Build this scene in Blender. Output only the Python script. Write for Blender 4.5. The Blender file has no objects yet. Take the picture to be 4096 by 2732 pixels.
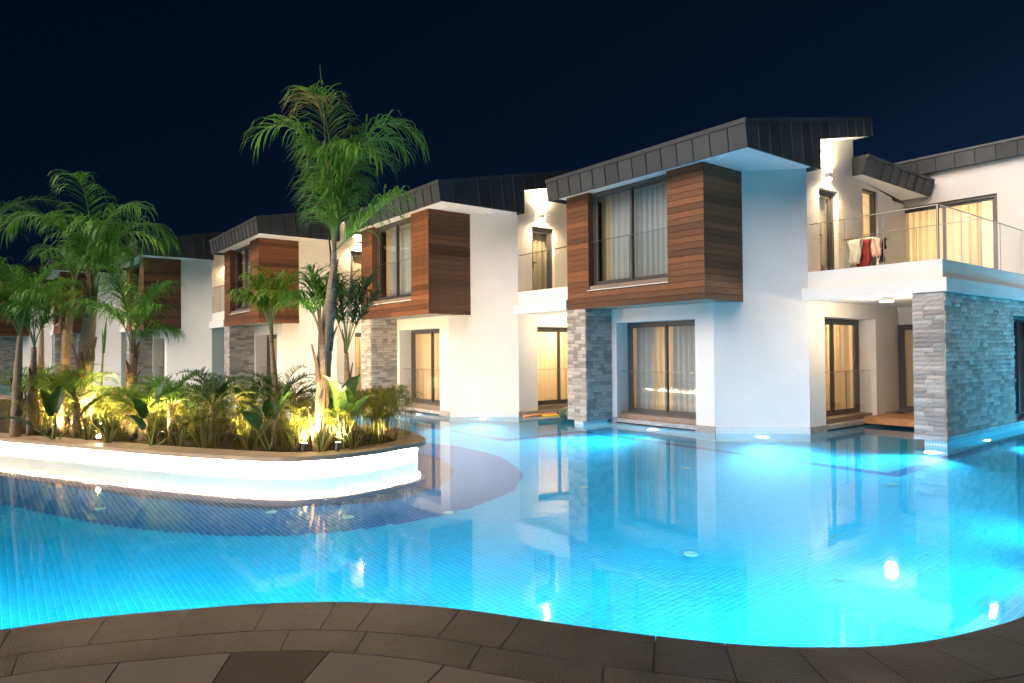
import bpy, math, random
import numpy as np
from mathutils import Vector, Matrix
random.seed(7)
R = math.radians
scene = bpy.context.scene
COL = scene.collection

# ---------------------------------------------------------------- camera, sky, light, exposure
cam_d = bpy.data.cameras.new("camera")
cam = bpy.data.objects.new("camera", cam_d)
COL.objects.link(cam)
cam_d.sensor_width = 36.0
cam_d.lens = 2699.2 / 4096 * 36.0
cam_d.clip_end = 2000.0
PITCH, ROLL = 0.0142, -0.009
cp, sp = math.cos(PITCH), math.sin(PITCH)
fwd = Vector((0, cp, sp)); up0 = Vector((0, -sp, cp)); rt0 = Vector((1, 0, 0))
cr, sr = math.cos(ROLL), math.sin(ROLL)
rt = rt0 * cr + up0 * sr
up = up0 * cr - rt0 * sr
M = Matrix((rt, up, -fwd)).transposed().to_4x4()
M.translation = Vector((0, 0, 1.75))
cam.matrix_world = M
scene.camera = cam

world = bpy.data.worlds.new("World")
scene.world = world
world.use_nodes = True
wn = world.node_tree.nodes; wl = world.node_tree.links
wn.clear()
w_out = wn.new("ShaderNodeOutputWorld"); w_bg = wn.new("ShaderNodeBackground")
w_tc = wn.new("ShaderNodeTexCoord"); w_sep = wn.new("ShaderNodeSeparateXYZ")
w_map = wn.new("ShaderNodeMath"); w_map.operation = 'MULTIPLY_ADD'
w_map.inputs[1].default_value = 0.45; w_map.inputs[2].default_value = 0.0
w_add = wn.new("ShaderNodeMath"); w_add.operation = 'MULTIPLY_ADD'; w_add.inputs[1].default_value = -1.0
w_ramp = wn.new("ShaderNodeValToRGB")
e = w_ramp.color_ramp.elements
e[0].position = 0.0; e[0].color = (0.0003, 0.0009, 0.0027, 1)
e[1].position = 1.0; e[1].color = (0.0027, 0.0066, 0.0195, 1)
e2 = w_ramp.color_ramp.elements.new(0.5); e2.color = (0.0006, 0.0017, 0.0052, 1)
wl.new(w_tc.outputs["Generated"], w_sep.inputs[0])
wl.new(w_sep.outputs["X"], w_map.inputs[0])
w_c = wn.new("ShaderNodeMath"); w_c.operation = 'ADD'; w_c.inputs[1].default_value = 0.62
wl.new(w_map.outputs[0], w_c.inputs[0])
w_abs = wn.new("ShaderNodeMath"); w_abs.operation = 'ABSOLUTE'
wl.new(w_sep.outputs["Z"], w_abs.inputs[0])
wl.new(w_abs.outputs[0], w_add.inputs[0]); wl.new(w_c.outputs[0], w_add.inputs[2])
wl.new(w_add.outputs[0], w_ramp.inputs[0])
wl.new(w_ramp.outputs[0], w_bg.inputs[0]); w_bg.inputs[1].default_value = 1.0
wl.new(w_bg.outputs[0], w_out.inputs[0])

sun_d = bpy.data.lights.new("sun", 'SUN')
sun = bpy.data.objects.new("sun", sun_d); COL.objects.link(sun)
sun_d.energy = 1.30; sun_d.angle = R(50); sun_d.color = (1.0, 0.83, 0.70)
sun.rotation_euler = (R(58), 0, R(-58))

LED_STRENGTH = 210.0
LED_COLOR = (1.0, 0.72, 0.44)
POOL_W = 85.0
THROW_W = 760.0
POOL_COLOR = (0.34, 0.86, 1.0)
WARM = (1.0, 0.72, 0.42)
ROOM_W = 40.0

scene.view_settings.view_transform = 'Standard'
scene.view_settings.look = 'None'
scene.view_settings.exposure = 1.9
scene.view_settings.gamma = 1.0
scene.view_settings.use_curve_mapping = False
scene.render.engine = 'CYCLES'
cy = scene.cycles
cy.use_denoising = True
cy.max_bounces = 10; cy.diffuse_bounces = 4; cy.glossy_bounces = 5
cy.transmission_bounces = 8; cy.transparent_max_bounces = 24
cy.sample_clamp_indirect = 6.0
cy.caustics_refractive = True; cy.caustics_reflective = False
cy.blur_glossy = 0.5

# ---------------------------------------------------------------- frames of reference
YAW = 0.661
C_, S_ = math.cos(YAW), math.sin(YAW)
X1, Y1 = 3.7771, 13.1782
DX, DY = -5.902, 4.115
ROTZ = YAW - math.pi / 2
def house_loc(n): return (X1 + (n - 1) * DX, Y1 + (n - 1) * DY, 0.0)
def l2w(a, b, z=0.0, n=1):
    x, y, _ = house_loc(n)
    return (x + a * S_ + b * C_, y - a * C_ + b * S_, z)
def w2l(x, y, n=1):
    hx, hy, _ = house_loc(n)
    x -= hx; y -= hy
    return (x * S_ - y * C_, x * C_ + y * S_)

# ---------------------------------------------------------------- materials
def new_mat(name):
    m = bpy.data.materials.new(name); m.use_nodes = True
    nt = m.node_tree; nt.nodes.clear()
    out = nt.nodes.new("ShaderNodeOutputMaterial")
    return m, nt, out
def N(nt, kind, **kw):
    n = nt.nodes.new(kind)
    for k, v in kw.items():
        if k in n.inputs.keys(): n.inputs[k].default_value = v
        else: setattr(n, k, v)
    return n
def L(nt, a, ao, b, bi): nt.links.new(a.outputs[ao], b.inputs[bi])

def basic(name, col, rough=0.6, metal=0.0, var=0.0, var_scale=3.0, bump=0.0, bump_scale=80.0, bump_dist=0.01,
          rand=0.0, stretch=None, spec=0.5, coat=0.0, col2=None, detail=4.0):
    """principled surface with noise mottling, fine relief and a per-piece random tone"""
    m, nt, out = new_mat(name)
    p = N(nt, "ShaderNodeBsdfPrincipled", Roughness=rough, Metallic=metal)
    p.inputs["Specular IOR Level"].default_value = spec
    p.inputs["Coat Weight"].default_value = coat
    L(nt, p, 0, out, 0)
    tc = N(nt, "ShaderNodeTexCoord")
    mp = N(nt, "ShaderNodeMapping")
    if stretch: mp.inputs["Scale"].default_value = stretch
    L(nt, tc, "Object", mp, 0)
    c2 = col2 or tuple(max(0.0, c * (1 - var)) for c in col)
    c1 = col if col2 else tuple(min(1.0, c * (1 + var)) for c in col)
    no = N(nt, "ShaderNodeTexNoise", Scale=var_scale, Detail=detail, Roughness=0.6)
    L(nt, mp, 0, no, "Vector")
    ra = N(nt, "ShaderNodeValToRGB")
    ra.color_ramp.elements[0].position = 0.3; ra.color_ramp.elements[0].color = (*c2, 1)
    ra.color_ramp.elements[1].position = 0.7; ra.color_ramp.elements[1].color = (*c1, 1)
    L(nt, no, "Fac", ra, 0)
    last, lo = ra, 0
    if rand > 0:
        oi = N(nt, "ShaderNodeObjectInfo"); ge = N(nt, "ShaderNodeNewGeometry")
        ad = N(nt, "ShaderNodeMath", operation='ADD'); fr = N(nt, "ShaderNodeMath", operation='FRACT')
        L(nt, oi, "Random", ad, 0); L(nt, ge, "Random Per Island", ad, 1); L(nt, ad, 0, fr, 0)
        mr = N(nt, "ShaderNodeMapRange")
        mr.inputs[3].default_value = 1 - rand; mr.inputs[4].default_value = 1 + rand
        L(nt, fr, 0, mr, 0)
        hs = N(nt, "ShaderNodeHueSaturation")
        L(nt, mr, 0, hs, "Value"); L(nt, ra, 0, hs, "Color")
        last, lo = hs, 0
    L(nt, last, lo, p, "Base Color")
    if bump > 0:
        n2 = N(nt, "ShaderNodeTexNoise", Scale=bump_scale, Detail=3.0, Roughness=0.55)
        L(nt, mp, 0, n2, "Vector")
        bu = N(nt, "ShaderNodeBump", Strength=bump, Distance=bump_dist)
        L(nt, n2, "Fac", bu, "Height"); L(nt, bu, 0, p, "Normal")
    return m

M_WALL = basic("white_render", (0.74, 0.73, 0.71), 0.85, var=0.045, var_scale=1.1, bump=0.8, bump_scale=55, bump_dist=0.012, detail=7.0)
M_ROUGH = basic("rough_stucco", (0.78, 0.74, 0.69), 0.85, var=0.05, var_scale=1.5, bump=1.0, bump_scale=26, bump_dist=0.04)
M_SOFFIT = basic("soffit_paint", (0.80, 0.80, 0.80), 0.8, var=0.02)
M_ZINC = basic("zinc_sheet", (0.050, 0.058, 0.068), 0.48, metal=0.25, var=0.25, var_scale=1.6, bump=0.25, bump_scale=2.2, bump_dist=0.03, rand=0.18)
M_ZINCCAP = basic("zinc_cap", (0.050, 0.058, 0.068), 0.45, metal=0.25, var=0.15)
M_PLANK = basic("stained_plank", (0.195, 0.074, 0.025), 0.55, var=0.30, var_scale=5.0, col2=(0.055, 0.020, 0.008), rand=0.5,
                stretch=(1.1, 1.1, 18.0), bump=0.35, bump_scale=9, bump_dist=0.006, detail=6.0)
M_WOODCORE = basic("plank_backing", (0.03, 0.017, 0.012), 0.8)
M_SOFFBOARD = basic("box_underside_board", (0.30, 0.25, 0.20), 0.7, var=0.2, var_scale=6, stretch=(1, 8, 1))
M_BRICK = basic("split_stone", (0.64, 0.585, 0.53), 0.85, var_scale=14, col2=(0.36, 0.325, 0.295), rand=0.34, bump=0.9, bump_scale=38, bump_dist=0.022, detail=7.0)
M_MORTAR = basic("stone_backing", (0.22, 0.20, 0.185), 0.9)
M_MARBLE = basic("grey_marble", (0.42, 0.39, 0.37), 0.45, var_scale=4, col2=(0.24, 0.22, 0.21), stretch=(1, 1, 3), detail=8)
M_FRAME = basic("bronze_aluminium", (0.095, 0.095, 0.100), 0.42, metal=0.35, var=0.05)
M_SILL = basic("bronze_sill", (0.24, 0.19, 0.155), 0.45, metal=0.3, var=0.08)
M_STEEL = basic("brushed_steel", (0.26, 0.25, 0.24), 0.3, metal=1.0, var=0.05)
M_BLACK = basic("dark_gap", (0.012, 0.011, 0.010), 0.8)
M_ROOM = basic("room_paint", (0.72, 0.64, 0.52), 0.9, var=0.03)
M_FLOORIN = basic("room_floor", (0.30, 0.20, 0.12), 0.5, var=0.2, var_scale=5)
M_DECKWOOD = basic("teak_deck", (0.36, 0.17, 0.075), 0.5, var=0.3, var_scale=6, stretch=(1, 10, 1), rand=0.15)
M_COPING = basic("planter_coping", (0.62, 0.47, 0.33), 0.38, var=0.2, var_scale=3, col2=(0.45, 0.33, 0.22), rand=0.08, bump=0.1, bump_scale=60)
M_SOIL = basic("soil", (0.075, 0.045, 0.028), 0.95, var=0.5, var_scale=9, bump=1.0, bump_scale=22, bump_dist=0.05)
M_GRANITE = basic("pool_edge_granite", (0.040, 0.038, 0.038), 0.42, var_scale=3.4, col2=(0.008, 0.0078, 0.0078), rand=0.34, bump=1.0, bump_scale=85, bump_dist=0.016, detail=9.0, spec=0.32)
M_SLABL = basic("light_slab", (0.105, 0.095, 0.084), 0.7, var=0.10, var_scale=3, bump=0.3, bump_scale=190, bump_dist=0.003, rand=0.06, detail=8)
M_SLABD = basic("dark_slab", (0.036, 0.031, 0.027), 0.6, var=0.15, var_scale=5, bump=0.4, bump_scale=190, bump_dist=0.003, detail=8)
M_GROUTD = basic("deck_joint", (0.035, 0.03, 0.027), 0.9)
M_GROUND = basic("dark_ground", (0.03, 0.035, 0.025), 0.95, var=0.3, var_scale=0.4)
M_WHITEP = basic("white_plastic", (0.75, 0.75, 0.74), 0.4)
M_TERRA = basic("terracotta", (0.42, 0.15, 0.07), 0.7, var=0.1)
M_CABLE = basic("black_rubber", (0.02, 0.02, 0.02), 0.5)

def wall_tile_mat():
    m, nt, out = new_mat("white_mosaic")
    p = N(nt, "ShaderNodeBsdfPrincipled", Roughness=0.22); L(nt, p, 0, out, 0)
    uv = N(nt, "ShaderNodeUVMap")
    br = N(nt, "ShaderNodeTexBrick", offset=0.0, squash=1.0)
    br.inputs["Scale"].default_value = 1.0
    br.inputs["Color1"].default_value = (0.74, 0.78, 0.79, 1); br.inputs["Color2"].default_value = (0.68, 0.74, 0.76, 1)
    br.inputs["Mortar"].default_value = (0.50, 0.52, 0.52, 1)
    br.inputs["Mortar Size"].default_value = 0.003
    br.inputs["Brick Width"].default_value = 0.05; br.inputs["Row Height"].default_value = 0.05
    L(nt, uv, 0, br, "Vector"); L(nt, br, "Color", p, "Base Color")
    bu = N(nt, "ShaderNodeBump", Strength=0.4, Distance=0.003); bu.invert = True
    L(nt, br, "Fac", bu, "Height"); L(nt, bu, 0, p, "Normal")
    return m
M_TILEW = wall_tile_mat()

def tile_mat(name, col):
    m, nt, out = new_mat(name)
    p = N(nt, "ShaderNodeBsdfPrincipled", Roughness=0.25); L(nt, p, 0, out, 0)
    ge = N(nt, "ShaderNodeNewGeometry"); hs = N(nt, "ShaderNodeHueSaturation", Color=(*col, 1))
    mr = N(nt, "ShaderNodeMapRange"); mr.inputs[3].default_value = 0.93; mr.inputs[4].default_value = 1.07
    L(nt, ge, "Random Per Island", mr, 0); L(nt, mr, 0, hs, "Value"); L(nt, hs, 0, p, "Base Color")
    return m
M_T0 = tile_mat("aqua_tile", (0.012, 0.41, 0.71))
M_T1 = tile_mat("mid_blue_tile", (0.008, 0.125, 0.36))
M_T2 = tile_mat("navy_tile", (0.008, 0.018, 0.085))
M_GROUT = basic("pool_grout", (0.13, 0.60, 0.84), 0.8, var=0.05)

def glass_mat(name, tint=(1, 1, 1), refl=1.0):
    m, nt, out = new_mat(name)
    tr = N(nt, "ShaderNodeBsdfTransparent", Color=(*tint, 1))
    gl = N(nt, "ShaderNodeBsdfGlossy", Roughness=0.0)
    fr = N(nt, "ShaderNodeFresnel", IOR=1.5)
    mu = N(nt, "ShaderNodeMath", operation='MULTIPLY'); mu.inputs[1].default_value = refl
    mx = N(nt, "ShaderNodeMixShader")
    ge = N(nt, "ShaderNodeNewGeometry"); inv = N(nt, "ShaderNodeMath", operation='SUBTRACT'); inv.inputs[0].default_value = 1.0
    L(nt, ge, "Backfacing", inv, 1); m2 = N(nt, "ShaderNodeMath", operation='MULTIPLY')
    L(nt, fr, 0, mu, 0); L(nt, mu, 0, m2, 0); L(nt, inv, 0, m2, 1)
    L(nt, m2, 0, mx, 0); L(nt, tr, 0, mx, 1); L(nt, gl, 0, mx, 2); L(nt, mx, 0, out, 0)
    return m
M_GLASS = glass_mat("window_glass", (0.95, 0.97, 0.96), 1.9)
M_RAILGL = glass_mat("railing_glass", (0.985, 0.99, 0.987), 1.1)

def curtain_mat(name, col, trans=0.55, see=0.0):
    m, nt, out = new_mat(name)
    d = N(nt, "ShaderNodeBsdfDiffuse", Color=(*col, 1)); t = N(nt, "ShaderNodeBsdfTranslucent", Color=(*col, 1))
    mx = N(nt, "ShaderNodeMixShader", Fac=trans)
    L(nt, d, 0, mx, 1); L(nt, t, 0, mx, 2)
    if see > 0:
        tp = N(nt, "ShaderNodeBsdfTransparent"); m2 = N(nt, "ShaderNodeMixShader", Fac=see)
        L(nt, mx, 0, m2, 1); L(nt, tp, 0, m2, 2); L(nt, m2, 0, out, 0)
    else: L(nt, mx, 0, out, 0)
    return m
M_CURT = curtain_mat("cream_curtain", (0.82, 0.69, 0.52), 0.5)
M_SHEER = curtain_mat("sheer_curtain", (0.46, 0.50, 0.55), 0.12, 0.10)

def emit_mat(name, col, st):
    m, nt, out = new_mat(name)
    em = N(nt, "ShaderNodeEmission", Color=(*col, 1), Strength=st); L(nt, em, 0, out, 0)
    return m
M_BULB = emit_mat("lamp_glow", (1.0, 0.78, 0.50), 30.0)
M_CEILGLOW = emit_mat("ceiling_lamp_glow", (1.0, 0.76, 0.48), 5.0)
M_LED = emit_mat("led_strip_glow", LED_COLOR, LED_STRENGTH)
M_POOLGLOW = emit_mat("pool_lamp_glow", (0.85, 0.97, 1.0), 22.0)
M_INLED = emit_mat("mirror_led_glow", (1.0, 0.88, 0.62), 9.0)

def water_mat():
    m, nt, out = new_mat("pool_water")
    rf = N(nt, "ShaderNodeBsdfRefraction", IOR=1.33, Roughness=0.0, Color=(0.93, 0.985, 1.0, 1))
    gl = N(nt, "ShaderNodeBsdfGlossy", Roughness=0.035)
    fr = N(nt, "ShaderNodeFresnel", IOR=1.33)
    mx = N(nt, "ShaderNodeMixShader")
    tc = N(nt, "ShaderNodeTexCoord")
    no = N(nt, "ShaderNodeTexNoise", Scale=1.6, Detail=2.0)
    L(nt, tc, "Object", no, "Vector")
    bu = N(nt, "ShaderNodeBump", Strength=0.035, Distance=0.06)
    L(nt, no, "Fac", bu, "Height")
    L(nt, bu, 0, gl, "Normal"); L(nt, bu, 0, rf, "Normal")
    L(nt, fr, 0, mx, 0); L(nt, rf, 0, mx, 1); L(nt, gl, 0, mx, 2); L(nt, mx, 0, out, 0)
    return m
M_WATER = water_mat()

def leaf_mat(name, col, col2, trans=0.3, rough=0.45, rand=0.25):
    m, nt, out = new_mat(name)
    p = N(nt, "ShaderNodeBsdfPrincipled", Roughness=rough)
    t = N(nt, "ShaderNodeBsdfTranslucent"); mx = N(nt, "ShaderNodeMixShader", Fac=trans)
    ge = N(nt, "ShaderNodeNewGeometry"); ra = N(nt, "ShaderNodeValToRGB")
    ra.color_ramp.elements[0].color = (*col, 1); ra.color_ramp.elements[1].color = (*col2, 1)
    L(nt, ge, "Random Per Island", ra, 0)
    L(nt, ra, 0, p, "Base Color"); L(nt, ra, 0, t, "Color")
    L(nt, p, 0, mx, 1); L(nt, t, 0, mx, 2); L(nt, mx, 0, out, 0)
    return m
M_LEAF = leaf_mat("palm_leaf", (0.085, 0.25, 0.030), (0.16, 0.38, 0.055))
M_LEAFY = leaf_mat("young_palm_leaf", (0.13, 0.26, 0.022), (0.26, 0.40, 0.045))
M_LEAFB = leaf_mat("dry_palm_leaf", (0.33, 0.22, 0.10), (0.16, 0.22, 0.05))
M_LEAFD = leaf_mat("dark_leaf", (0.035, 0.11, 0.028), (0.07, 0.16, 0.04))
M_SEDGE = leaf_mat("sedge_leaf", (0.10, 0.14, 0.02), (0.20, 0.21, 0.035))
M_FLAX = leaf_mat("flax_leaf", (0.08, 0.13, 0.03), (0.30, 0.30, 0.12))
M_BROAD = leaf_mat("broad_leaf", (0.06, 0.15, 0.025), (0.10, 0.20, 0.04), 0.35, 0.35)
M_RACHIS = basic("leaf_stalk", (0.20, 0.27, 0.10), 0.5, var=0.15)
M_TRUNK = basic("palm_trunk", (0.38, 0.29, 0.21), 0.85, var=0.35, var_scale=6, stretch=(3, 3, 9), bump=0.8, bump_scale=14, bump_dist=0.03)
M_TRUNKG = basic("green_palm_stem", (0.10, 0.16, 0.05), 0.5, var=0.2, var_scale=4, col2=(0.13, 0.12, 0.06))
M_BOOT = basic("leaf_boot", (0.17, 0.11, 0.075), 0.9, var=0.4, var_scale=8, stretch=(2, 2, 8), bump=0.6, bump_scale=20)

# ---------------------------------------------------------------- mesh building
class MB:
    def __init__(s): s.v = []; s.f = []; s.mi = []; s.uv = None
    def quad(s, p, m=0):
        i = len(s.v); s.v += [tuple(q) for q in p]; s.f.append(tuple(range(i, i + len(p)))); s.mi.append(m); return s
    def hexa(s, p, m=0):
        """8 corners: bottom ring 0-3, top ring 4-7"""
        i = len(s.v); s.v += [tuple(q) for q in p]
        for f in ((3, 2, 1, 0), (4, 5, 6, 7), (0, 1, 5, 4), (1, 2, 6, 5), (2, 3, 7, 6), (3, 0, 4, 7)):
            s.f.append(tuple(i + k for k in f)); s.mi.append(m)
        return s
    def box(s, x0, x1, y0, y1, z0, z1, m=0):
        return s.hexa([(x0, y0, z0), (x1, y0, z0), (x1, y1, z0), (x0, y1, z0), (x0, y0, z1), (x1, y0, z1), (x1, y1, z1), (x0, y1, z1)], m)
    def obox(s, fr, s0, s1, d0, d1, z0, z1, m=0, z0b=None, z1b=None):
        """box in a wall frame fr=(o, along, inward); optional other heights at the s1 end"""
        z0b = z0 if z0b is None else z0b; z1b = z1 if z1b is None else z1b
        P = lambda q, d, z: fp(fr, q, d, z)
        if fr[1][0] * fr[2][1] - fr[1][1] * fr[2][0] < 0:
            return s.hexa([P(s0, d1, z0), P(s1, d1, z0b), P(s1, d0, z0b), P(s0, d0, z0), P(s0, d1, z1), P(s1, d1, z1b), P(s1, d0, z1b), P(s0, d0, z1)], m)
        return s.hexa([P(s0, d0, z0), P(s1, d0, z0b), P(s1, d1, z0b), P(s0, d1, z0), P(s0, d0, z1), P(s1, d0, z1b), P(s1, d1, z1b), P(s0, d1, z1)], m)
    def prism(s, pts, z0, z1, m=0):
        i = len(s.v); n = len(pts)
        s.v += [(x, y, z0) for x, y in pts] + [(x, y, z1) for x, y in pts]
        s.f.append(tuple(i + k for k in reversed(range(n)))); s.f.append(tuple(i + n + k for k in range(n))); s.mi += [m, m]
        for k in range(n):
            k2 = (k + 1) % n
            s.f.append((i + k, i + k2, i + n + k2, i + n + k)); s.mi.append(m)
        return s
    def bzprism(s, pts, a0, a1, m=0):
        """polygon in (b,z) extruded along a"""
        i = len(s.v); n = len(pts)
        s.v += [(a0, b, z) for b, z in pts] + [(a1, b, z) for b, z in pts]
        s.f.append(tuple(i + k for k in reversed(range(n)))); s.f.append(tuple(i + n + k for k in range(n))); s.mi += [m, m]
        for k in range(n):
            k2 = (k + 1) % n
            s.f.append((i + k, i + k2, i + n + k2, i + n + k)); s.mi.append(m)
        return s
    def tube(s, pts, rad, sides=8, m=0, cap=True):
        pts = [Vector(p) for p in pts]; n = len(pts)
        if not hasattr(rad, '__len__'): rad = [rad] * n
        i = len(s.v); ref = None
        for k in range(n):
            t = (pts[min(k + 1, n - 1)] - pts[max(k - 1, 0)]).normalized()
            if ref is None: ref = t.orthogonal().normalized()
            ref = (ref - t * ref.dot(t)).normalized()
            q = t.cross(ref)
            for j in range(sides):
                an = 2 * math.pi * j / sides
                s.v.append(tuple(pts[k] + (ref * math.cos(an) + q * math.sin(an)) * rad[k]))
        for k in range(n - 1):
            for j in range(sides):
                j2 = (j + 1) % sides
                s.f.append((i + k * sides + j, i + k * sides + j2, i + (k + 1) * sides + j2, i + (k + 1) * sides + j)); s.mi.append(m)
        if cap:
            s.f.append(tuple(i + j for j in reversed(range(sides)))); s.f.append(tuple(i + (n - 1) * sides + j for j in range(sides))); s.mi += [m, m]
        return s
    def lathe(s, prof, o=(0, 0, 0), sides=20, m=0):
        i = len(s.v); n = len(prof)
        for r, z in prof:
            for j in range(sides):
                an = 2 * math.pi * j / sides
                s.v.append((o[0] + r * math.cos(an), o[1] + r * math.sin(an), o[2] + z))
        for k in range(n - 1):
            for j in range(sides):
                j2 = (j + 1) % sides
                s.f.append((i + k * sides + j, i + k * sides + j2, i + (k + 1) * sides + j2, i + (k + 1) * sides + j)); s.mi.append(m)
        return s
    def mesh(s, name, mats, smooth=False):
        me = bpy.data.meshes.new(name)
        me.from_pydata(s.v, [], s.f)
        for mt in (mats if isinstance(mats, (list, tuple)) else [mats]): me.materials.append(mt)
        if any(s.mi): me.polygons.foreach_set("material_index", s.mi)
        if smooth: me.polygons.foreach_set("use_smooth", [True] * len(s.f))
        return me
    def build(s, name, mats, parent=None, smooth=False, uv=None, loc=None):
        me = s.mesh(name, mats, smooth)
        if uv: box_uv(me)
        return link(name, me, parent, loc)
def box_uv(me):
    lay = me.uv_layers.new(name="UVMap")
    for p in me.polygons:
        n = p.normal; h = Vector((-n.y, n.x, 0))
        h = h.normalized() if h.length > 0.01 else Vector((1, 0, 0))
        for li in p.loop_indices:
            co = me.vertices[me.loops[li].vertex_index].co
            lay.data[li].uv = (co.dot(h), co.z if abs(n.z) < 0.7 else co.y)
def link(name, data, parent=None, loc=None, rot=None):
    o = bpy.data.objects.new(name, data); COL.objects.link(o)
    if parent: o.parent = parent
    if loc: o.location = loc
    if rot: o.rotation_euler = rot
    return o
def tag(o, label=None, cat=None, group=None, kind=None):
    if label: o['label'] = label
    if cat: o['category'] = cat
    if group: o['group'] = group
    if kind: o['kind'] = kind
    return o
def empty(name, loc=(0, 0, 0), rz=0.0, parent=None):
    o = bpy.data.objects.new(name, None); COL.objects.link(o)
    o.location = loc; o.rotation_euler = (0, 0, rz); o.empty_display_size = 0.2
    if parent: o.parent = parent
    return o
def light(name, kind, parent, loc, energy, color, rot=None, **kw):
    d = bpy.data.lights.new(name, kind); d.energy = energy; d.color = color
    for k, v in kw.items(): setattr(d, k, v)
    return link(name, d, parent, loc, rot)
def children(o): return [c for c in COL.objects if c.parent == o]
def fp(fr, s, d, z):
    (o, u, w) = fr
    return (o[0] + u[0] * s + w[0] * d, o[1] + u[1] * s + w[1] * d, z)

# ---------------------------------------------------------------- windows, railings, curtains
def sliding_window(P, fr, W, z0, z1, depth, name='window', divider=0.5, front=0, sashes=2, th=0.07):
    """aluminium sliding window set back by depth in its opening; fr at the left end of the opening on the wall face"""
    f = MB(); t = th
    f.obox(fr, 0, t, depth, depth + 0.12, z0, z1); f.obox(fr, W - t, W, depth, depth + 0.12, z0, z1)
    f.obox(fr, t, W - t, depth, depth + 0.12, z1 - t, z1); f.obox(fr, t, W - t, depth, depth + 0.12, z0, z0 + t * 0.7)
    win = f.build(name, M_FRAME, P)
    if sashes == 2:
        xs = [(t + 0.002, W * divider + 0.03), (W * divider - 0.03, W - t - 0.002)]
        for k, (a, b) in enumerate(xs):
            d0 = depth + (0.02 if k == front else 0.065); d1 = d0 + 0.04; q = 0.055
            g = MB(); zz0, zz1 = z0 + t * 0.7 + 0.003, z1 - t - 0.003
            g.obox(fr, a, a + q, d0, d1, zz0, zz1); g.obox(fr, b - q, b, d0, d1, zz0, zz1)
            g.obox(fr, a + q, b - q, d0, d1, zz1 - q, zz1); g.obox(fr, a + q, b - q, d0, d1, zz0, zz0 + q)
            g.build('sash', M_FRAME, win)
            MB().obox(fr, a + q, b - q, d0 + 0.015, d0 + 0.022, zz0 + q, zz1 - q).build('pane', M_GLASS, win)
    else:
        MB().obox(fr, t, W - t, depth + 0.05, depth + 0.057, z0 + t * 0.7, z1 - t).build('pane', M_GLASS, win)
    return win
def curtain_sheet(P, fr, s0, s1, d, z0, z1, mat, amp=0.045, wl_=0.16, name='curtain', seed=0):
    rng = random.Random(seed); n = max(8, int((s1 - s0) / 0.022)); b = MB()
    ph = rng.random() * 6
    top = []; bot = []
    for i in range(n + 1):
        s = s0 + (s1 - s0) * i / n
        w = amp * math.sin(2 * math.pi * s / wl_ + ph + 0.9 * math.sin(s * 3.1 + ph)) * (0.7 + 0.3 * math.sin(s * 5 + ph))
        top.append(fp(fr, s, d + w * 0.7, z1)); bot.append(fp(fr, s + 0.012 * math.sin(s * 9), d + w * 1.25, z0))
    v = top + bot; f = [(i, i + 1, n + 2 + i, n + 1 + i) for i in range(n)]
    b.v = v; b.f = f; b.mi = [0] * n
    return b.build(name, mat, P, smooth=True)
def glass_rail(P, fr, s0, s1, d, z0, z1, joints, rail=0.022, name='glass_railing', post_at=None):
    h = MB(); h.obox(fr, s0, s1, d - rail / 2, d + rail / 2, z1 - rail * 0.7, z1)
    r = h.build(name, M_STEEL, P)
    xs = [s0] + list(joints) + [s1]
    for i in range(len(xs) - 1):
        MB().obox(fr, xs[i] + 0.004, xs[i + 1] - 0.004, d - 0.005, d + 0.005, z0, z1 - rail * 0.72).build('pane', M_RAILGL, r)
    for j in joints:
        MB().obox(fr, j - 0.0035, j + 0.0035, d - 0.007, d + 0.007, z0, z1 - rail * 0.72).build('joint_strip', M_STEEL, r)
    for q in (post_at or []):
        MB().tube([fp(fr, q, d, z0 - 0.02), fp(fr, q, d, z1 + 0.002)], 0.024, 10).build('post', M_STEEL, r)
    return r

# ---------------------------------------------------------------- cladding pieces
def brick_mesh(k):
    rng = random.Random(100 + k); b = MB(); nx, nz = 4, 2
    g = [[None] * (nz + 1) for _ in range(nx + 1)]
    for i in range(nx + 1):
        for j in range(nz + 1):
            e = (i in (0, nx)) or (j in (0, nz))
            y = -(0.010 + rng.random() * 0.006) if e else -(0.022 + rng.random() * 0.020)
            jx = 0 if i in (0, nx) else rng.uniform(-.05, .05); jz = 0 if j in (0, nz) else rng.uniform(-.1, .1)
            g[i][j] = len(b.v); b.v.append((i / nx + jx, y, j / nz + jz))
    for i in range(nx):
        for j in range(nz):
            b.f.append((g[i][j], g[i + 1][j], g[i + 1][j + 1], g[i][j + 1]))
    back = [len(b.v) + q for q in range(4)]
    b.v += [(0, 0.03, 0), (1, 0.03, 0), (1, 0.03, 1), (0, 0.03, 1)]
    b.f.append((back[0], *[g[i][0] for i in range(nx + 1)][::1], back[1])[::-1])
    b.f.append((back[3], *[g[i][nz] for i in range(nx + 1)], back[2]))
    b.f.append((back[0], *[g[0][j] for j in range(nz + 1)], back[3]))
    b.f.append((back[1], *[g[nx][j] for j in range(nz + 1)], back[2])[::-1])
    b.mi = [0] * len(b.f)
    return b
BRICKS = [brick_mesh(k) for k in range(6)]
BRICK_ME = [b.mesh('brick', M_BRICK) for b in BRICKS]
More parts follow.
